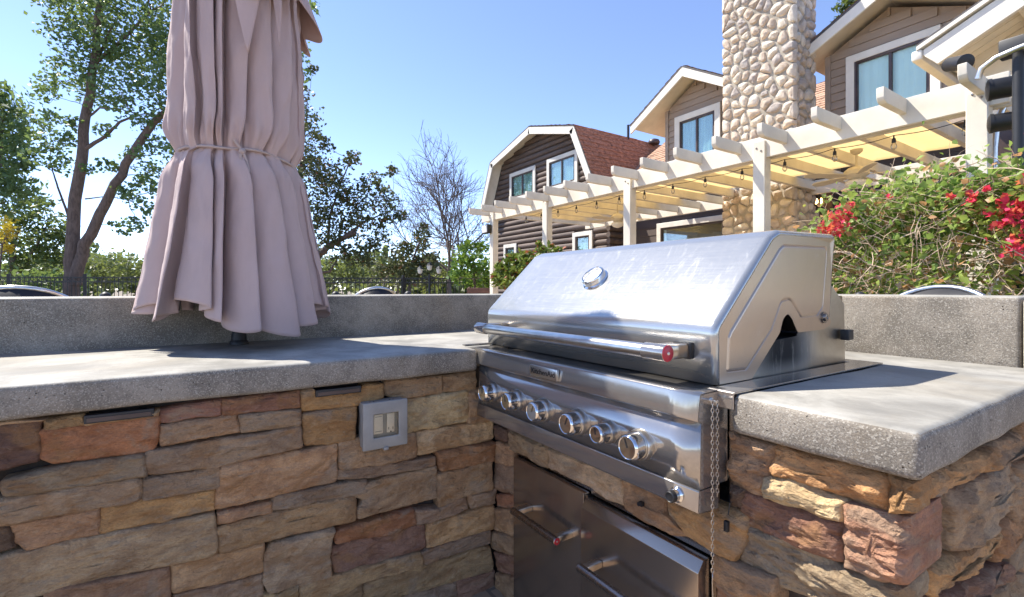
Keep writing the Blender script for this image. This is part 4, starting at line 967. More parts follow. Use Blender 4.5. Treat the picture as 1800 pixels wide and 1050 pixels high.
for k, x in enumerate(xs):
    if k == 0:
        ye = 5.05; P = [(ye,2.905), (8.60,2.897), (8.60,2.762), (ye+.055,2.768), (ye+.018,2.785), (ye,2.815)]
        ra = MB().prism([(-.03, y, z_) for y, z_ in P], (.06,0,0)).build('rafter', M['wpaint2'], pg, 18, .004, 1)
        ra.location.x += x
    else:
        r_ = ra.copy(); COL.objects.link(r_); r_.location.x = ra.location.x+(x-xs[0]); r_.location.z += random.uniform(-.004, .004)
for k in range(5): pass
# shade cloth above the rafters, in panels
scl = thing('shade_cloth', (-4.9, 7.0, 2.9), 'pale yellow shade cloth stretched over the pergola rafters', 'shade cloth')
n1, n2 = 60, 14
for a, b in ((-8.9,-5.35), (-5.30,-1.75)):
    V = []
    for j in range(n2+1):
        for i in range(n1+1):
            x = a+(b-a)*i/n1; y = 5.80+(7.95-5.80)*j/n2; ph = ((x-xs[0])/.5447) % 1
            V.append((x, y+.03*math.sin(x*3)*(1 if j in (0, n2) else 0), 2.912-.020*math.sin(ph*math.pi)**2*(.6+.4*math.sin(y*5+x))))
    Q = [(j*(n1+1)+i, j*(n1+1)+i+1, (j+1)*(n1+1)+i+1, (j+1)*(n1+1)+i) for j in range(n2) for i in range(n1)]
    o = fast_mesh('cloth_panel', V, Q, M['shade'], scl, smooth=True); s = o.modifiers.new('t', 'SOLIDIFY'); s.thickness = .002; s.offset = 1
# string lights
sg = thing('string_lights', (-4.7, 5.78, 2.64), 'black string of clear bulbs hanging behind the pergola beam', 'string lights')
m = MB(); bx = [-1.40-.53*k for k in range(14)]; pts = []
for k, x in enumerate(bx[:-1]):
    for j in range(6): t = j/6; pts.append((x-.53*t, 5.80, 2.652-.022*math.sin(t*math.pi)))
m.tube(pts, .004, 5); m.build('cable', M['black'], sg)
proto = MB().lathe((bx[0], 5.80, 2.652), (0,0,-1), [(0,.006), (.03,.008), (.032,.016), (.07,.019), (.072,.014)], 12).build('socket', M['black'], sg, 40)
bb = MB().lathe((bx[0], 5.80, 2.58), (0,0,-1), [(0,.013), (.02,.024), (.045,.027), (.065,.017), (.075,.003)], 12).build('bulb', M['bulbglass'], proto, 60)
for x in bx[1:]:
    c = proto.copy(); COL.objects.link(c); c.location.x += x-bx[0]; e_ = bb.copy(); COL.objects.link(e_); e_.parent = c
# ceiling fans
def fan(x, y, z, label, rot):
    f = thing('ceiling_fan', (x, y, z), label, 'ceiling fan', 'cream ceiling fans under the pergola')
    MB().lathe((x, y, 2.89), (0,0,-1), [(0,.07), (.03,.065), (.06,.03), (.065,.014), (2.89-z-.10,.014)], 18).build('down_rod', M['fan'], f, 40)
    MB().lathe((x, y, z+.12), (0,0,-1), [(0,.03), (.02,.09), (.06,.135), (.11,.14), (.14,.10), (.17,.07)], 26).build('motor', M['fan'], f, 40)
    MB().lathe((x, y, z-.05), (0,0,-1), [(0,.075), (.02,.12), (.05,.125), (.09,.09), (.115,.02)], 24).build('light_bowl', M['wpaint'], f, 60)
    for k in range(5):
        a = rot+k*2*math.pi/5; d = Vector((math.cos(a), math.sin(a), 0)); s_ = Vector((-d.y, d.x, 0))+Vector((0,0,.22)); c0 = Vector((x, y, z))
        P = [c0+d*.13-s_*.03, c0+d*.22-s_*.05, c0+d*.55-s_*.068, c0+d*.62-s_*.045, c0+d*.64, c0+d*.62+s_*.045, c0+d*.55+s_*.068, c0+d*.22+s_*.05, c0+d*.13+s_*.03]
        MB().prism(P, (0,0,.008)).build('blade', M['fan'], f)
fan(-2.72, 7.0, 2.56, 'nearer cream ceiling fan, above the bougainvillea', .3)
fan(-6.85, 7.0, 2.50, 'farther cream ceiling fan, in front of the log wall corner', .9)
# flood light on the last post
t = thing('flood_light', (-9.2, 5.4, 2.5), 'small square flood light on the leftmost pergola post', 'lamp')
MB().box(-9.44, -9.20, 5.40, 5.50, 2.36, 2.56).build('housing', M['iron'], t, 40, .01); MB().box(-9.42, -9.22, 5.385, 5.399, 2.38, 2.54).build('lens', M['white'], t, 40, .003)
MB().tube([(-9.27,5.50,2.5), (-9.27,5.53,2.5)], .015, 6).build('arm', M['iron'], t)
# small eave on the log house's far side
# wall lantern (lit)
q0 = at_y(1440, 352, 8.95)
t = thing('wall_lantern', q0, 'lit wall lantern with two glowing bulbs beside the chimney base', 'lantern')
MB().lathe(q0+Vector((0,0,.10)), (0,0,1), [(0,.115), (.02,.10), (.06,.05), (.09,.015)], 6).build('cap', M['iron'], t)
MB().lathe(q0+Vector((0,0,-.13)), (0,0,-1), [(0,.09), (.02,.085), (.05,.03)], 6).build('base', M['iron'], t)
m = MB()
for k in range(6): a = k*math.pi/3; m.obox(q0+Vector((math.cos(a)*.09, math.sin(a)*.09, -.13)), q0+Vector((math.cos(a)*.10, math.sin(a)*.10, .10)), .012, .012, (1,0,0))
m.tube([q0+Vector((0,0,.19)), q0+Vector((0,.12,.25)), q0+Vector((0,.3,.2))], .012, 6); m.build('cage', M['iron'], t)
for dx in (-.035, .035): MB().lathe(q0+Vector((dx, -.01, -.07)), (0,0,1), [(0,.006), (.01,.016), (.05,.022), (.09,.012), (.10,.002)], 10).build('bulb', M['flame'], t, 60)
# entry post holding it: dark column beside the chimney
t = thing('dark_column', (q0.x+.03, 9.1, 0), 'dark timber column beside the stone chimney, under the lantern', 'column')
MB().box(q0.x-.08, q0.x+.14, 9.12, 9.24, 0, 2.9).build('shaft', M['brown'], t, 40, .01, 1); MB().box(q0.x-.10, q0.x+.16, 9.10, 9.26, 0, .25).build('foot', M['brown'], t, 40, .01, 1)

# ------------------------------------------------------------------ porch roof at the right
pr = thing('porch_roof', (-.4, 7.6, 3.6), 'white porch roof with sloping rake board and exposed soffit at the right edge', 'roof')
sl_ = .46; x0_, z0_, x1_ = -1.92, 3.70, 1.6; YR = 6.55
A = Vector((x0_, YR, z0_)); B = Vector((x1_, YR, z0_+sl_*(x1_-x0_)))
dn = Vector((0,0,-1))
MB().prism([A, B, B+dn*.20, A+dn*.20+Vector((.12,0,.0)), A+dn*.06], (0,.05,0)).build('rake_board', M['wpaint'], pr, 40, .006, 1)
MB().prism([A+Vector((-.05,-.03,.003)), B+Vector((0,-.03,.003)), B+Vector((0,-.03,.045)), A+Vector((-.05,-.03,.045))], (0,3.0,0)).build('roof_edge', M['wpaint'], pr)
MB().prism([A+Vector((-.05,-.028,.048)), B+Vector((0,-.028,.048)), B+Vector((0,-.028,.066)), A+Vector((-.05,-.028,.066))], (0,3.0,0)).build('shingle_layer', M['roofedge'], pr)
for k in range(9):
    y = YR+.055+k*.16; MB().prism([A+Vector((.04,y-YR,-.008)), B+Vector((0,y-YR,-.008)), B+Vector((0,y-YR,-.03)), A+Vector((.04,y-YR,-.03))], (0,.152,0)).build('soffit_board', M['wpaint2'], pr)
for k in range(5): 
    xx = -1.25+k*.62; zz = z0_+sl_*(xx-x0_)-.033; MB().prism([(xx,YR+.052,zz), (xx+.06,YR+.052,zz+.06*sl_), (xx+.06,YR+.052,zz-.10), (xx,YR+.052,zz-.10)], (0,.75,0)).build('lookout', M['wpaint2'], pr)
MB().box(x0_-.10, x0_-.004, YR-.02, YR+2.6, z0_-.10, z0_+.01).build('gutter', M['wpaint'], pr, 40, .02, 2)
MB().prism([(-1.70,YR+.85,2.95), (x1_,YR+.85,2.95), (x1_,YR+.85,B.z-.14), (-1.70,YR+.85,z0_+sl_*.22-.04)], (0,.08,0)).build('gable_wall', M['wpaint2'], pr)
MB().box(-1.6, x1_, YR+.86, YR+.9, 2.60, 2.948).build('header', M['sash'], pr)
for k in range(7): MB().box(-1.75, -1.05, YR+1.4, YR+1.42+.004*(k%2), 2.9-.14*k-.135, 2.9-.14*k).build('siding_board', M['cream'], pr)
# metal pole with pipe elbow, loudspeakers
q1 = at_y(1790, 230, 4.9)
t = thing('metal_pole', (q1.x, 4.9, 0), 'dark grey metal pole at the right edge beside the rightmost post', 'pole')
MB().tube([(q1.x,4.9,0), (q1.x,4.9,2.86)], .032, 14).build('shaft', M['iron'], t, 60)
MB().tube([(q1.x-.20,4.84,2.68), (q1.x-.18,4.84,2.75), (q1.x-.10,4.84,2.80), (q1.x+.02,4.83,2.82), (q1.x+.3,4.82,2.85)], .020, 10).build('conduit', M['satin'], t, 60)
MB().box(q1.x-.10, q1.x+.3, 4.88, 4.97, 2.80, 2.93).build('top_box', M['iron'], t, 40, .01)
for (px, py, lab, s_) in ((1778, 152, 'upper black cylindrical speaker behind the metal pole', .085), (1781, 212, 'lower black cylindrical speaker behind the metal pole', .075), (1682, 112, 'round black speaker under the porch gutter', .075)):
    Yy = 5.25 if px > 1700 else 6.3; q = at_y(px, py, Yy); t = thing('loudspeaker', q, lab, 'speaker')
    ax = Vector((-.9,-.3,0)) if px > 1700 else Vector((.6,-.6,-.3))
    MB().lathe(q+ax.normalized()*.14, -ax, [(0,s_*.7), (.01,s_), (.03,s_), (.03,s_*.93), (.26,s_*.90), (.28,s_*.7)], 20).build('case', M['black'], t, 40)
    MB().lathe(q+ax.normalized()*.139, ax, [(0,s_*.66), (.004,s_*.5)], 20).build('grille', M['iron'], t, 40)
q = at_y(1755, 240, 5.7); t = thing('drain_pipe', (q.x, 5.72, 0), 'grey drain pipe running down behind the rightmost pergola post', 'pipe')
MB().tube([at_y(1765, 185, 5.75), at_y(1753, 215, 5.72), at_y(1748, 260, 5.72), Vector((q.x-.02, 5.72, 0))], .024, 10).build('pipe_run', M['satin'], t, 60)
MB().tube([at_y(1752, 285, 5.69), at_y(1764, 296, 5.66)], .012, 8).build('bracket', M['satin'], t)

# ------------------------------------------------------------------ foliage builders
def leaves(name, C_, size, mat, parent, elong=1.6, jit=.35, up=.0, color=None, fold=False):
    """C_: Nx3 leaf centres -> one mesh of single leaf blades"""
    N = len(C_); C_ = np.asarray(C_); d = RNG.normal(size=(N,3)); d[:,2] = d[:,2]*.7-up; d /= np.linalg.norm(d, axis=1)[:,None]
    r = RNG.normal(size=(N,3)); r -= (r*d).sum(1)[:,None]*d; r /= np.linalg.norm(r, axis=1)[:,None]; nn = np.cross(d, r)
    s = size*(1+jit*RNG.uniform(-1, 1, N))[:,None]; L = s*elong/2; Wd = s/2; cup = s*.16
    V = np.stack([C_-d*L, C_+r*Wd*.9-d*L*.15+nn*cup, C_+d*L, C_-r*Wd*.9-d*L*.15+nn*cup], 1).reshape(-1,3)
    if fold:
        V = np.stack([C_-d*L, C_+r*Wd*.95-d*L*.25+nn*cup, C_+r*Wd*.6+d*L*.45+nn*cup*.6, C_+d*L, C_-r*Wd*.6+d*L*.45+nn*cup*.6, C_-r*Wd*.95-d*L*.25+nn*cup], 1).reshape(-1,3)
        b = (np.arange(N)*6)[:,None]; Q = np.concatenate([b+np.array([0,1,2,3]), b+np.array([0,3,4,5])], 0)
        # split midrib: both halves share it
        return fast_mesh(name, V, Q, mat, parent, color=color)
    return fast_mesh(name, V, np.arange(4*N).reshape(-1,4), mat, parent, color=color)
def clump(c, r, n, sub=12, tight=.30, flat=.8):
    """leaf centres in small tufts inside an ellipsoid"""
    c = np.array(c); t = RNG.normal(size=(sub,3)); t /= np.linalg.norm(t, axis=1)[:,None]; t *= (RNG.uniform(.25, 1, sub)**.6)[:,None]*r; t[:,2] *= flat
    k = RNG.integers(0, sub, n); return c+t[k]+RNG.normal(size=(n,3))*r*tight*np.array([1,1,.8])
def limb_tubes(m, pts, r0, r1, n=7, wob=.0):
    pts = [Vector(p) for p in pts]; out = []
    for i in range(len(pts)-1):
        for j in range(4): out.append(pts[i].lerp(pts[i+1], j/4)+(Vector(RNG.normal(size=3))*wob if (i or j) else Vector()))
    out.append(pts[-1]); k = len(out); m.tube(out, [r0+(r1-r0)*(i/(k-1))**.8 for i in range(k)], n)
    return out
def tree_px(name, label, cat, d, limbs, clumps, leafsz, lmat, bmat, dens=1., group=None, sub=14, tight=.24, elong=1.5, dj=.9, base=None, up=0.):
    """limbs: [(pts px, r0, r1)] ; clumps: [(x, y, radius px)] all at about distance d"""
    b0 = base if base else limbs[0][0][0]; B0 = at_d(b0[0], HY, d); t = thing(name, (B0.x, B0.y, 0), label, cat, group)
    m = MB(); nodes = []
    for pts, r0, r1 in limbs:
        o = [at_d(x, y, d+(q[0] if q else 0)) for x, y, *q in pts]
        nodes += limb_tubes(m, o, r0, r1, 9, r0*.10)
    LC = []
    for x, y, r in clumps:
        R = r/F*d
        for rep in range(2):
            c = at_d(x, y, d+random.uniform(-dj, dj)*max(R, .8)); c += Vector(RNG.normal(size=3))*R*.15
            nd_ = min(nodes, key=lambda p: (p-c).length+.6*max(0, p.z-c.z)); mid = nd_.lerp(c, .5)+Vector(RNG.normal(size=3))*R*.12+Vector((0,0,-R*.10))
            if rep == 0: limb_tubes(m, [nd_, mid, c], min(.05, .018*R+.012), .006, 4, .02)
            n = int(dens*105*(R/(leafsz*5))**2*.5)+20
            LC.append(clump(c, R, n, sub, tight))
    m.build('trunk', bmat, t, 70)
    leaves('crown', np.concatenate(LC), leafsz, lmat, t, elong, up=up); return t

# big twin-trunked tree at the left
cl = [(110,20,42),(150,30,50),(205,25,55),(262,30,52),(235,75,50),(160,85,45),(110,60,30),(125,120,35),(185,125,50),(250,130,50),(285,90,45),(290,150,42),
      (215,170,40),(90,150,24),(75,165,20),(150,165,26),(205,185,22),(275,205,32),(70,215,26),(95,245,26),(120,250,22),(65,275,22),(105,290,20),(190,290,16),(150,300,14),(270,250,24),(235,270,20),(290,290,26),
      (255,320,20),(215,330,16),(240,350,16),(215,400,16),(240,395,16),(265,300,22),(300,330,30),(95,205,16),(130,215,14),(250,215,18),(180,230,14),(270,370,16),(310,60,45),(320,120,40),(335,200,35),(330,270,30),(150,-30,60),(230,-40,70),(80,-10,36),(300,-20,60),(380,-40,60),(540,12,22),(527,85,20),(520,55,16),(528,130,16)]
tree_px('broadleaf_tree', 'tall twin-trunked tree with loose broad leaves beyond the fence at left', 'tree', 16,
    [([(128,560),(124,480),(128,400),(140,300),(152,210),(166,120),(172,20),(178,-60)], .24, .08),
     ([(132,500),(150,430),(185,360),(222,290),(262,225),(298,190),(340,120),(390,40)], .19, .07),
     ([(150,262),(185,240),(210,215),(238,203)], .07, .03), ([(152,210),(175,190),(215,192),(232,205)], .04, .015), ([(168,110),(205,80),(235,50),(265,20)], .07, .03),
     ([(120,380),(102,330),(92,300)], .04, .02), ([(150,350),(190,345),(225,352)], .025, .01), ([(166,120),(190,60),(215,20)], .05, .02)],
    cl, .115, M['lf_big'], M['bark'], dens=1.55, sub=16, tight=.22, elong=1.15)
# oak behind the umbrella
cl = [(540,200,26),(520,240,40),(545,290,36),(530,340,40),(575,300,30),(600,330,34),(620,350,30),(615,285,16),(650,330,26),(640,370,32),(675,345,24),(690,300,14),(685,375,22),(665,400,24),(620,400,26),(590,380,34),(560,400,32),(590,420,22),(545,440,26),(630,435,26),(640,455,24),(600,450,18),(655,430,18),(560,240,14),(575,255,14),(618,275,12),(540,300,40),(560,360,36),(532,400,30),(550,120,10),(535,165,18),(705,382,12),(662,310,14)]
tree_px('oak_tree', 'dark oak with rust tinged leaves directly right of the umbrella', 'tree', 19,
    [([(520,560),(532,500),(548,460),(575,435),(600,420),(625,408)], .20, .09), ([(540,470),(520,380),(530,280),(540,200)], .14, .03), ([(600,420),(640,390),(690,370)], .07, .02), ([(575,435),(580,380),(600,320),(617,280)], .06, .02), ([(555,480),(580,478),(593,455)], .06, .03)],
    cl, .10, M['lf_oak'], M['bark'], dens=1.5, sub=18, tight=.20, elong=1.4)
# willow and company at far left
cl = [(8,190,30),(20,225,24),(0,250,40),(30,260,22),(10,300,34),(45,290,16),(0,350,40),(28,330,22),(35,235,12),(10,160,16),(-30,200,60),(-40,320,70)]
tree_px('willow_tree', 'drooping dark willow crown cut by the left edge', 'tree', 17, [([(-20,560),(-15,420),(-5,300),(5,200)], .2, .05)], cl, .10, M['lf_big'], M['bark'], dens=1.3, elong=2.4, up=.6)
cl = [(50,385,34),(80,400,34),(40,430,36),(95,440,30),(60,465,36),(25,470,36),(20,420,24),(70,360,22),(45,350,16),(110,470,22),(105,410,18)]
tree_px('pepper_tree', 'rounded soft green tree left of the twin trunks', 'tree', 22, [([(30,560),(24,490),(20,440),(35,400)], .22, .06), ([(24,490),(60,440),(80,400)], .1, .03)], cl, .12, M['lf_will'], M['bark'], dens=1.5, elong=2.2, up=.4)
cl = [(5,395,16),(12,412,14),(2,425,14),(8,440,12),(18,400,10)]
tree_px('yellow_shrub', 'yellow flowering bush at the left edge', 'shrub', 15, [([(-10,560),(-2,480),(4,430)], .06, .02)], cl, .08, M['lf_yel'], M['bark'], dens=1.1, elong=1.6)
# small dark tree and lower olive one
cl = [(742,412,13),(745,430,14),(725,440,20),(700,445,20),(715,465,24),(690,470,22),(740,460,20),(760,455,14),(755,475,16),(675,480,18),(720,485,22),(745,485,18),(708,430,10),(745,400,8)]
tree_px('olive_tree', 'small olive toned tree left of the lamp post', 'tree', 20, [([(722,560),(720,500),(725,460),(740,420)], .09, .03)], cl, .10, M['lf_oak'], M['bark'], dens=1.3, elong=2)
cl = [(820,445,20),(845,440,18),(808,465,18),(835,470,26),(860,465,20),(815,490,20),(845,495,24),(800,485,12),(862,490,16),(825,432,10)]
tree_px('laurel_shrub', 'bright green rounded shrub beside the leftmost pergola post', 'shrub', 13.5, [([(835,560),(834,500),(832,460)], .06, .03)], cl, .085, M['lf_bright'], M['bark'], dens=1.6, elong=1.6)
# low planting beyond the fence
for (n_, lab, xs_, d, mat) in (('far_shrub', 'pale bushes beyond the fence between the twin trunks and the umbrella', [(150,470,22),(175,465,24),(200,460,24),(228,462,20),(185,480,26),(215,485,26),(245,480,22),(160,490,24),(140,480,20)], 27, 'lf_far'),
                         ('far_shrub', 'pale bushes beyond the fence under the oak', [(585,475,26),(610,468,22),(560,485,26),(635,478,24),(660,485,22),(600,490,26),(540,480,26),(575,460,14),(650,470,14)], 27, 'lf_far'),
                         ('far_shrub', 'low bushes beyond the fence behind the lamp post', [(700,492,16),(730,490,14),(765,492,14),(790,488,14),(750,500,16),(680,495,16),(775,478,8)], 26, 'lf_olive'),
                         ('far_shrub', 'dark bushes beyond the fence below the pepper tree', [(0,490,26),(40,495,24),(75,492,26),(110,490,26),(140,497,20)], 20, 'lf_big')):
    tree_px(n_, lab, 'shrub', d, [([(xs_[0][0],545),(xs_[0][0],500)], .05, .03)], xs_, .13, M[mat], M['bark'], dens=1.6, sub=18)
tree_px('conifer_tree', 'tiny conifer tip showing above the left end of the log house roof', 'tree', 30, [([(896,560),(896,400),(896,262)], .15, .02)], [(896,270,5),(895,280,7),(897,292,8),(896,305,9)], .12, M['lf_pine'], M['bark'], dens=2, elong=2.6)
tree_px('pine_tree', 'pine branches showing between the chimney and the right dormer', 'tree', 24, [([(1510,560),(1506,200),(1500,-40)], .22, .10), ([(1504,60),(1490,40),(1478,48)], .05, .02)], [(1484,12,12),(1500,6,14),(1478,35,9),(1492,24,10),(1515,2,14),(1476,50,5),(1530,-15,20),(1500,-25,20)], .13, M['lf_pine'], M['bark'], dens=2, elong=2.8)

# bare tree
bt_ = at_d(790, HY, 22); t = thing('bare_tree', (bt_.x, bt_.y, 0), 'leafless winter tree with fine grey branches left of the log house', 'tree')
m = MB(); tw = MB()
def grow(p, d, L, r, lv):
    d = d.normalized(); segs_ = 4; pts = [p]; q = p.copy(); dd = d.copy()
    for i in range(segs_):
        dd = (dd+Vector(RNG.normal(size=3))*.10+Vector((0,0,.03 if lv else 0))).normalized(); q = q+dd*L/segs_; pts.append(q.copy())
    (m if lv < 3 else tw).tube(pts, [r*(1-.45*i/segs_) for i in range(segs_+1)], 6 if lv < 2 else 3, False)
    if lv >= 6 or r < .003: return
    k = (5 if lv == 0 else (4 if lv < 3 else 3))
    for i in range(k):
        j = random.randint(1, segs_) if i else segs_; a = random.uniform(.45, 1.0) if i else random.uniform(.05, .3); ax = dd.orthogonal(); ax.rotate(Matrix.Rotation(random.uniform(0, 6.283), 3, dd)); nd_ = dd.copy(); nd_.rotate(Matrix.Rotation(a, 3, ax))
        grow(pts[j], nd_, L*random.uniform(.62, .84), r*(.62 if i else .70), lv+1)
b0 = Vector((bt_.x, bt_.y, 0)); m.tube([b0, b0+Vector((-.03,0,1.4)), b0+Vector((.02,.02,2.6))], [.13,.11,.09], 8)
for a, L_, tl, h_ in ((0,1.7,.10,2.6), (2.6,1.8,1.1,1.7), (3.9,1.6,1.1,1.9), (5.7,1.7,1.0,2.2), (.6,1.7,1.1,2.0), (3.1,1.6,.6,2.5)):
    grow(b0+Vector((0,0,h_)), Vector((math.cos(a)*tl, math.sin(a)*tl, 1)), L_, .06, 1)
m.build('trunk', M['twig'], t, 70); tw.build('twigs', M['twig'], t)['kind'] = 'stuff'

# ------------------------------------------------------------------ fence, lamp post, planter
def fence(p0, p1, lab, n, hgt):
    L = (p1-p0).length; d = (p1-p0).normalized(); t = thing('iron_fence', p0.lerp(p1, .5), lab, 'fence', 'black iron fence beyond the bar')
    nb = int(L/.125); np_ = max(1, round(L/2.4)); left = n
    rails = MB()
    for zz in (.12, hgt-.16, hgt-.02): rails.obox(p0+Vector((0,0,zz)), p1+Vector((0,0,zz)), .03, .03)
    rails.build('rail', M['iron'], t)
    for k in range(np_+1):
        q = p0+d*(L*k/np_); MB().box(q.x-.04, q.x+.04, q.y-.04, q.y+.04, 0, hgt+.08).build('post', M['iron'], t)
    pk0 = None
    for k in range(nb):
        q = p0+d*(L*(k+.5)/nb)
        if pk0 is None:
            pk0 = MB().box(-.009, .009, -.009, .009, .05, hgt-.02).build('picket', M['iron'], t); pk0.location = Vector((q.x, q.y, hgt/2+.015))-WL[t]; base_ = q.copy()
        else:
            c = pk0.copy(); COL.objects.link(c); c.location = pk0.location+(q-base_)
    # scrollwork band under the top rail
    sc_ = MB(); a = 0
    while a < L:
        q = p0+d*a
        for s_ in (0, 1):
            pts = []
            for k in range(9): u = k/8*2*math.pi*.8; pts.append(q+d*(.055*math.cos(u)+.06+s_*.12)+Vector((0,0,hgt-.09+.045*math.sin(u)*(1 if s_ else -1))))
            sc_.tube(pts, .008, 3, False)
        a += .25
    sc_.build('scrollwork', M['iron'], t)['kind'] = 'stuff'
def gp(x, d): p = at_d(x, HY, d); return Vector((p.x, p.y, 0))
fence(gp(-120,14.5), gp(545,14.8), 'black iron fence with scrollwork left of and behind the umbrella', 70, 1.50)
fence(gp(546,14.8), gp(868,15.2), 'black iron fence with thin pickets between umbrella and log house', 60, 1.48)
q = gp(755, 13.9); t = thing('lamp_post', q, 'dark garden lamp post with three lantern heads beyond the fence', 'lamp post')
MB().lathe(q, (0,0,1), [(0,.10), (.3,.07), (.35,.035), (1.55,.03)], 10).build('pole', M['iron'], t, 40)
for dx, zz in ((-.27,1.62), (.27,1.62), (0,1.72)):
    a = q+Vector((dx*RX, dx*RY, 0)); 
    l_ = MB().lathe(a+Vector((0,0,zz-.06)), (0,0,1), [(0,.03), (.02,.06), (.14,.085)], 6).build('lantern_glass', M['wpaint'], t)
    MB().lathe(a+Vector((0,0,zz+.082)), (0,0,1), [(0,.10), (.05,.06), (.08,.02), (.12,.006)], 6).build('lantern_cap', M['iron'], l_)
m = MB(); m.tube([q+Vector((-.27*RX,-.27*RY,1.56)), q+Vector((-.14*RX,-.14*RY,1.45)), q+Vector((0,0,1.5)), q+Vector((.14*RX,.14*RY,1.45)), q+Vector((.27*RX,.27*RY,1.56))], .014, 6); m.build('arm', M['iron'], t)
q = gp(843, 11.6); t = thing('wooden_planter', q, 'reddish brown horizontal board planter left of the pergola post', 'planter')
for k in range(8): 
    for a_, b_ in (((-.30),(.30)),): MB().obox(q+Vector((a_*RX, a_*RY, .07+k*.145)), q+Vector((b_*RX, b_*RY, .07+k*.145)), .04, .135).build('board', M['wood'], t, 40, .006, 1)
MB().obox(q+Vector((-.27*RX,-.27*RY,.0))+Vector((-FX*.0,.04,0)), q+Vector((-.27*RX,-.27*RY,1.18))+Vector((0,.04,0)), .05, .05, (1,0,0)).build('stake', M['wood'], t)

# ------------------------------------------------------------------ bar stools behind the ledge
def stool(p, along, label, hw, top):
    t = thing('bar_stool', p, label, 'bar stool', 'bar stools behind the raised ledge'); A = Vector(along).normalized(); N_ = Vector((-A.y, A.x, 0))
    def at(u, v, z): return Vector((p[0], p[1], 0))+A*u+N_*v+Vector((0,0,z))
    arch = [at(hw*math.cos(a), -.05*math.sin(a)*0+.10*abs(math.cos(a))**2, top-.24+.24*math.sin(a)**.8) for a in [math.pi*k/24 for k in range(25)]]
    MB().tube(arch, .012, 8).build('back_rim', M['satin'], t, 60)
    m = MB(); ins_ = [at(hw*.93*math.cos(a), .10*abs(math.cos(a))**2, top-.243+.236*math.sin(a)**.8) for a in [math.pi*k/24 for k in range(25)]]
    low_ = [Vector((q.x, q.y, top-.30)) for q in ins_]; m.add(ins_+low_, [(i, i+1, 26+i, 25+i) for i in range(24)]); o = m.build('backrest', M['stoolvinyl'], t, 60); o.modifiers.new('t', 'SOLIDIFY').thickness = .03; o.modifiers['t'].offset = 0
    m = MB(); m.add([at(math.cos(a)*.21*s_, -.22+math.sin(a)*.2*s_, z) for s_, z in ((.6,.70),(1,.71),(1,.76),(.85,.785)) for a in [2*math.pi*k/20 for k in range(20)]], [(r_*20+i, r_*20+(i+1) % 20, (r_+1)*20+(i+1) % 20, (r_+1)*20+i) for r_ in range(3) for i in range(20)]+[tuple(range(19,-1,-1)), tuple(range(60,80))]); m.build('seat', M['stoolvinyl'], t, 40)
    for sx in (-1, 1):
        for sy in (-.40, -.04): MB().tube([at(sx*.16, sy, .70), at(sx*.21, sy+(sy+.22)*.3, 0)], .013, 8).build('leg', M['chrome'], t, 60)
        MB().tube([at(sx*hw, .10, top-.24), at(sx*hw, .02, .74)], .012, 8).build('back_post', M['chrome'], t, 60)
    MB().tube([at(math.cos(a)*.19, -.22+math.sin(a)*.19, .28) for a in [2*math.pi*k/20 for k in range(21)]], .009, 6, False).build('foot_ring', M['chrome'], t, 60)
    for sx in (-1, 1):
        MB().lathe(at(sx*(hw+.045), .10, top-.075), (0,0,1), [(0,.008), (.01,.02), (.028,.026), (.045,.02), (.055,.006)], 14).build('finial', M['iron'], t, 60)
        MB().tube([at(sx*(hw+.045), .10, top-.075), at(sx*(hw+.03), .08, .80)], .008, 6).build('finial_post', M['chrome'], t, 60)
stool((-2.98,-.66,0), (0,1,0), 'black bar stool with chrome rimmed back, left of the umbrella', .25, 1.135)
stool((-3.0,.965,0), (0,1,0), 'black bar stool with chrome rimmed back, right of the umbrella', .19, 1.135)
stool((-.70,2.62,0), (-1,0,0), 'black bar stool with chrome rimmed back, behind the right ledge', .22, 1.137)

# ------------------------------------------------------------------ hedges
bg_ = thing('bougainvillea_hedge', (-1.2, 4.6, 0), 'tangled bougainvillea hedge with dry stems and crimson flowers at right', 'hedge')
def hz_(x):   # hedge top height along X
    xs_ = [-2.05,-1.9,-1.75,-1.55,-1.35,-1.15,-.95,-.75,-.4,1.2]; hs = [1.32,1.50,1.64,1.76,1.84,1.86,1.80,1.76,1.78,1.8]
    return float(np.interp(x, xs_, hs))
Ls = []; n = 0
N0 = 6800
for k in range(900):
    x = random.uniform(-2.0, 1.1); top = hz_(x); z = random.uniform(.5, top)**1. ; y = random.choice((4.0, 4.05, 4.15, 4.5, 4.9))+random.uniform(-.12, .12)+.18*max(0, z-1.3)
    if random.random() < .35: z = top-random.uniform(0, .25)
    c = np.array((x, y, z)); s_ = random.uniform(.05, .12); kk = random.randint(14, 38); Ls.append(c+RNG.normal(size=(kk,3))*s_)
for k in range(70):     # shoots poking out of the top
    x = random.uniform(-1.95, 1.0); z0_ = hz_(x)-.05; a = random.uniform(.1, .32); dx = random.uniform(-.12, .12); kk = 12
    tt = RNG.uniform(0, 1, kk)[:,None]; Ls.append(np.array((x, 4.3+random.uniform(-.2,.3), z0_))+tt*np.array((dx, 0, a))+RNG.normal(size=(kk,3))*.022)
leaves('leaves', np.concatenate(Ls), .037, M['lf_boug'], bg_, 1.3, fold=True)
vn = MB()
for k in range(3000):
    x = random.uniform(-2.0, 1.0); z = random.uniform(.7, hz_(x)+.05); y = random.uniform(3.80, 4.3)+.12*max(0, z-1.3); p = Vector((x, y, z)); d = Vector((random.uniform(-1,1), random.uniform(-.35,.35), random.uniform(-.8,1))).normalized(); pts = [p]; L = random.uniform(.10, .34)
    for i in range(5): d = (d+Vector(RNG.normal(size=3))*.20).normalized(); p = p+d*L/5; pts.append(p)
    r = random.choice((.0012,.0016,.0022,.0034)); vn.tube(pts, [r, r, r*.9, r*.8, r*.6, r*.4], 3, False)
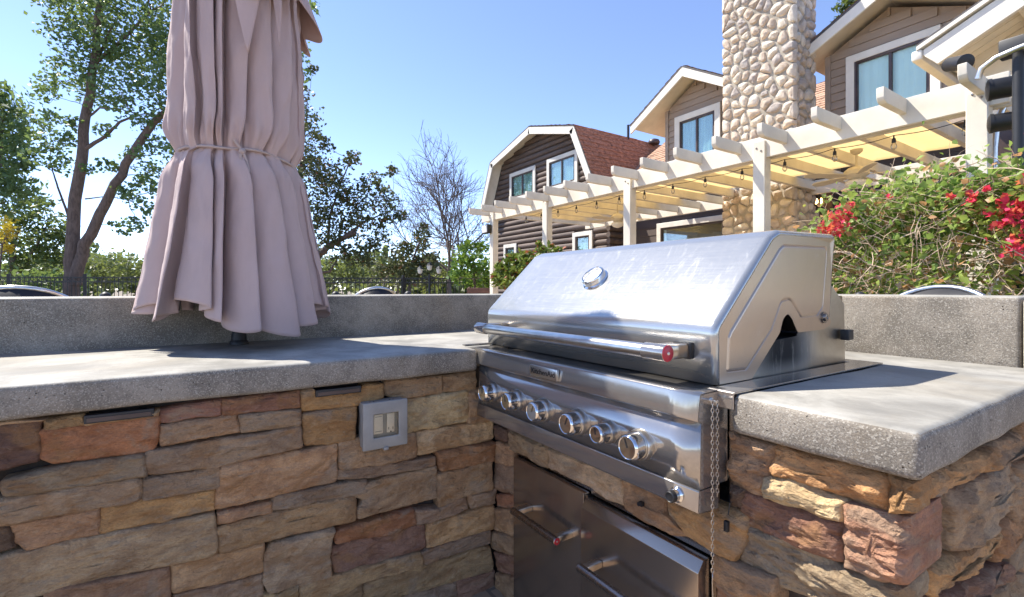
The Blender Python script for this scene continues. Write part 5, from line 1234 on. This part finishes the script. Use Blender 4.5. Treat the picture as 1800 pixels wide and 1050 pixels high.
for k in range(26):
    x = random.uniform(-1.95, 1.0); p = Vector((x, 4.45+random.uniform(-.2,.3), 0)); pts = [p]
    for i in range(7): p = p+Vector((random.uniform(-.10,.10), random.uniform(-.05,.05), .24)); pts.append(p)
    vn.tube(pts, [.016*(1-.09*i) for i in range(8)], 5, False)
for k in range(6):      # sprigs against the sky side of the post
    pass
vn.build('stems', M['vine'], bg_)['kind'] = 'stuff'
FL = []
for x, y, r, n in ((1480,378,16,60),(1462,402,14,60),(1478,395,14,50),(1448,402,8,20),(1790,362,16,70),(1775,372,12,40),(1786,430,16,80),(1708,350,9,30),(1770,355,10,25),(1757,392,8,25),(1735,332,5,10),(1797,318,7,16),(1671,344,4,8),(1560,346,4,6),(1494,358,6,10),(1800,400,10,20),(1735,372,6,12)):
    c = at_y(x, y, 3.86); s_ = r/F*3.4*.55; FL.append(np.array(c)+RNG.normal(size=(int(n*.75),3))*s_)
for k in range(8): FL.append(np.array((random.uniform(-.6,1.0), 3.88, random.uniform(1.3, 2.0)))+RNG.normal(size=(25,3))*.05)
leaves('flowers', np.concatenate(FL), .036, M['bract'], bg_, 1.1)['kind'] = 'stuff'
core = MB()
ph = thing('photinia_shrub', (-8.6, 4.9, 0), 'yellow-green shrub with reddish tips in front of the leftmost pergola posts', 'shrub')
Ls = []
for x, y, r in [(895,478,22),(880,492,16),(915,470,20),(940,460,18),(960,455,16),(925,450,12),(955,440,10),(975,442,9),(900,455,12),(905,495,22),(930,490,24),(960,485,22),(880,470,10),(990,455,14),(1000,470,20),(1020,462,14),(968,432,5),(948,430,6),(985,440,7)]:
    d = 8.4-(x-880)/140*1.4; c = at_d(x, y, d); Ls.append(clump(c, r/F*d, int(150*(r/16)**2), 14, .26))
leaves('foliage', np.concatenate(Ls), .055, M['lf_phot'], ph, 2.0)
m = MB()
for k in range(14):
    c = at_d(900+k*8, 470, 8.2-(k*8)/140*1.4); m.tube([(c.x, c.y, 0), (c.x+random.uniform(-.1,.1), c.y, .7), (c.x+random.uniform(-.15,.15), c.y, 1.5)], [.015,.012,.005], 5, False)
m.build('stems', M['bark'], ph)
# far tree line that closes the horizon
fw = MB(); Ls = []
for k in range(260):
    a = random.uniform(-.75, 1.5); x = 900+F*math.tan(random.uniform(-.95, .95)); d = random.uniform(42, 60); c = at_d(x, HY, d); c.z = random.uniform(.6, 3.4+.9*math.sin(x*.013)); Ls.append(clump(c, 1.5, 110, 10, .3))
for k in range(90):
    an = random.uniform(0, 6.283); r = random.uniform(45, 62); c = (r*math.cos(an), r*math.sin(an), random.uniform(.8, 3.6)); Ls.append(clump(c, 1.9, 70, 8, .3))
tag(leaves('distant_trees', np.concatenate(Ls), .5, M['lf_far'], None, 1.3), kind='stuff')
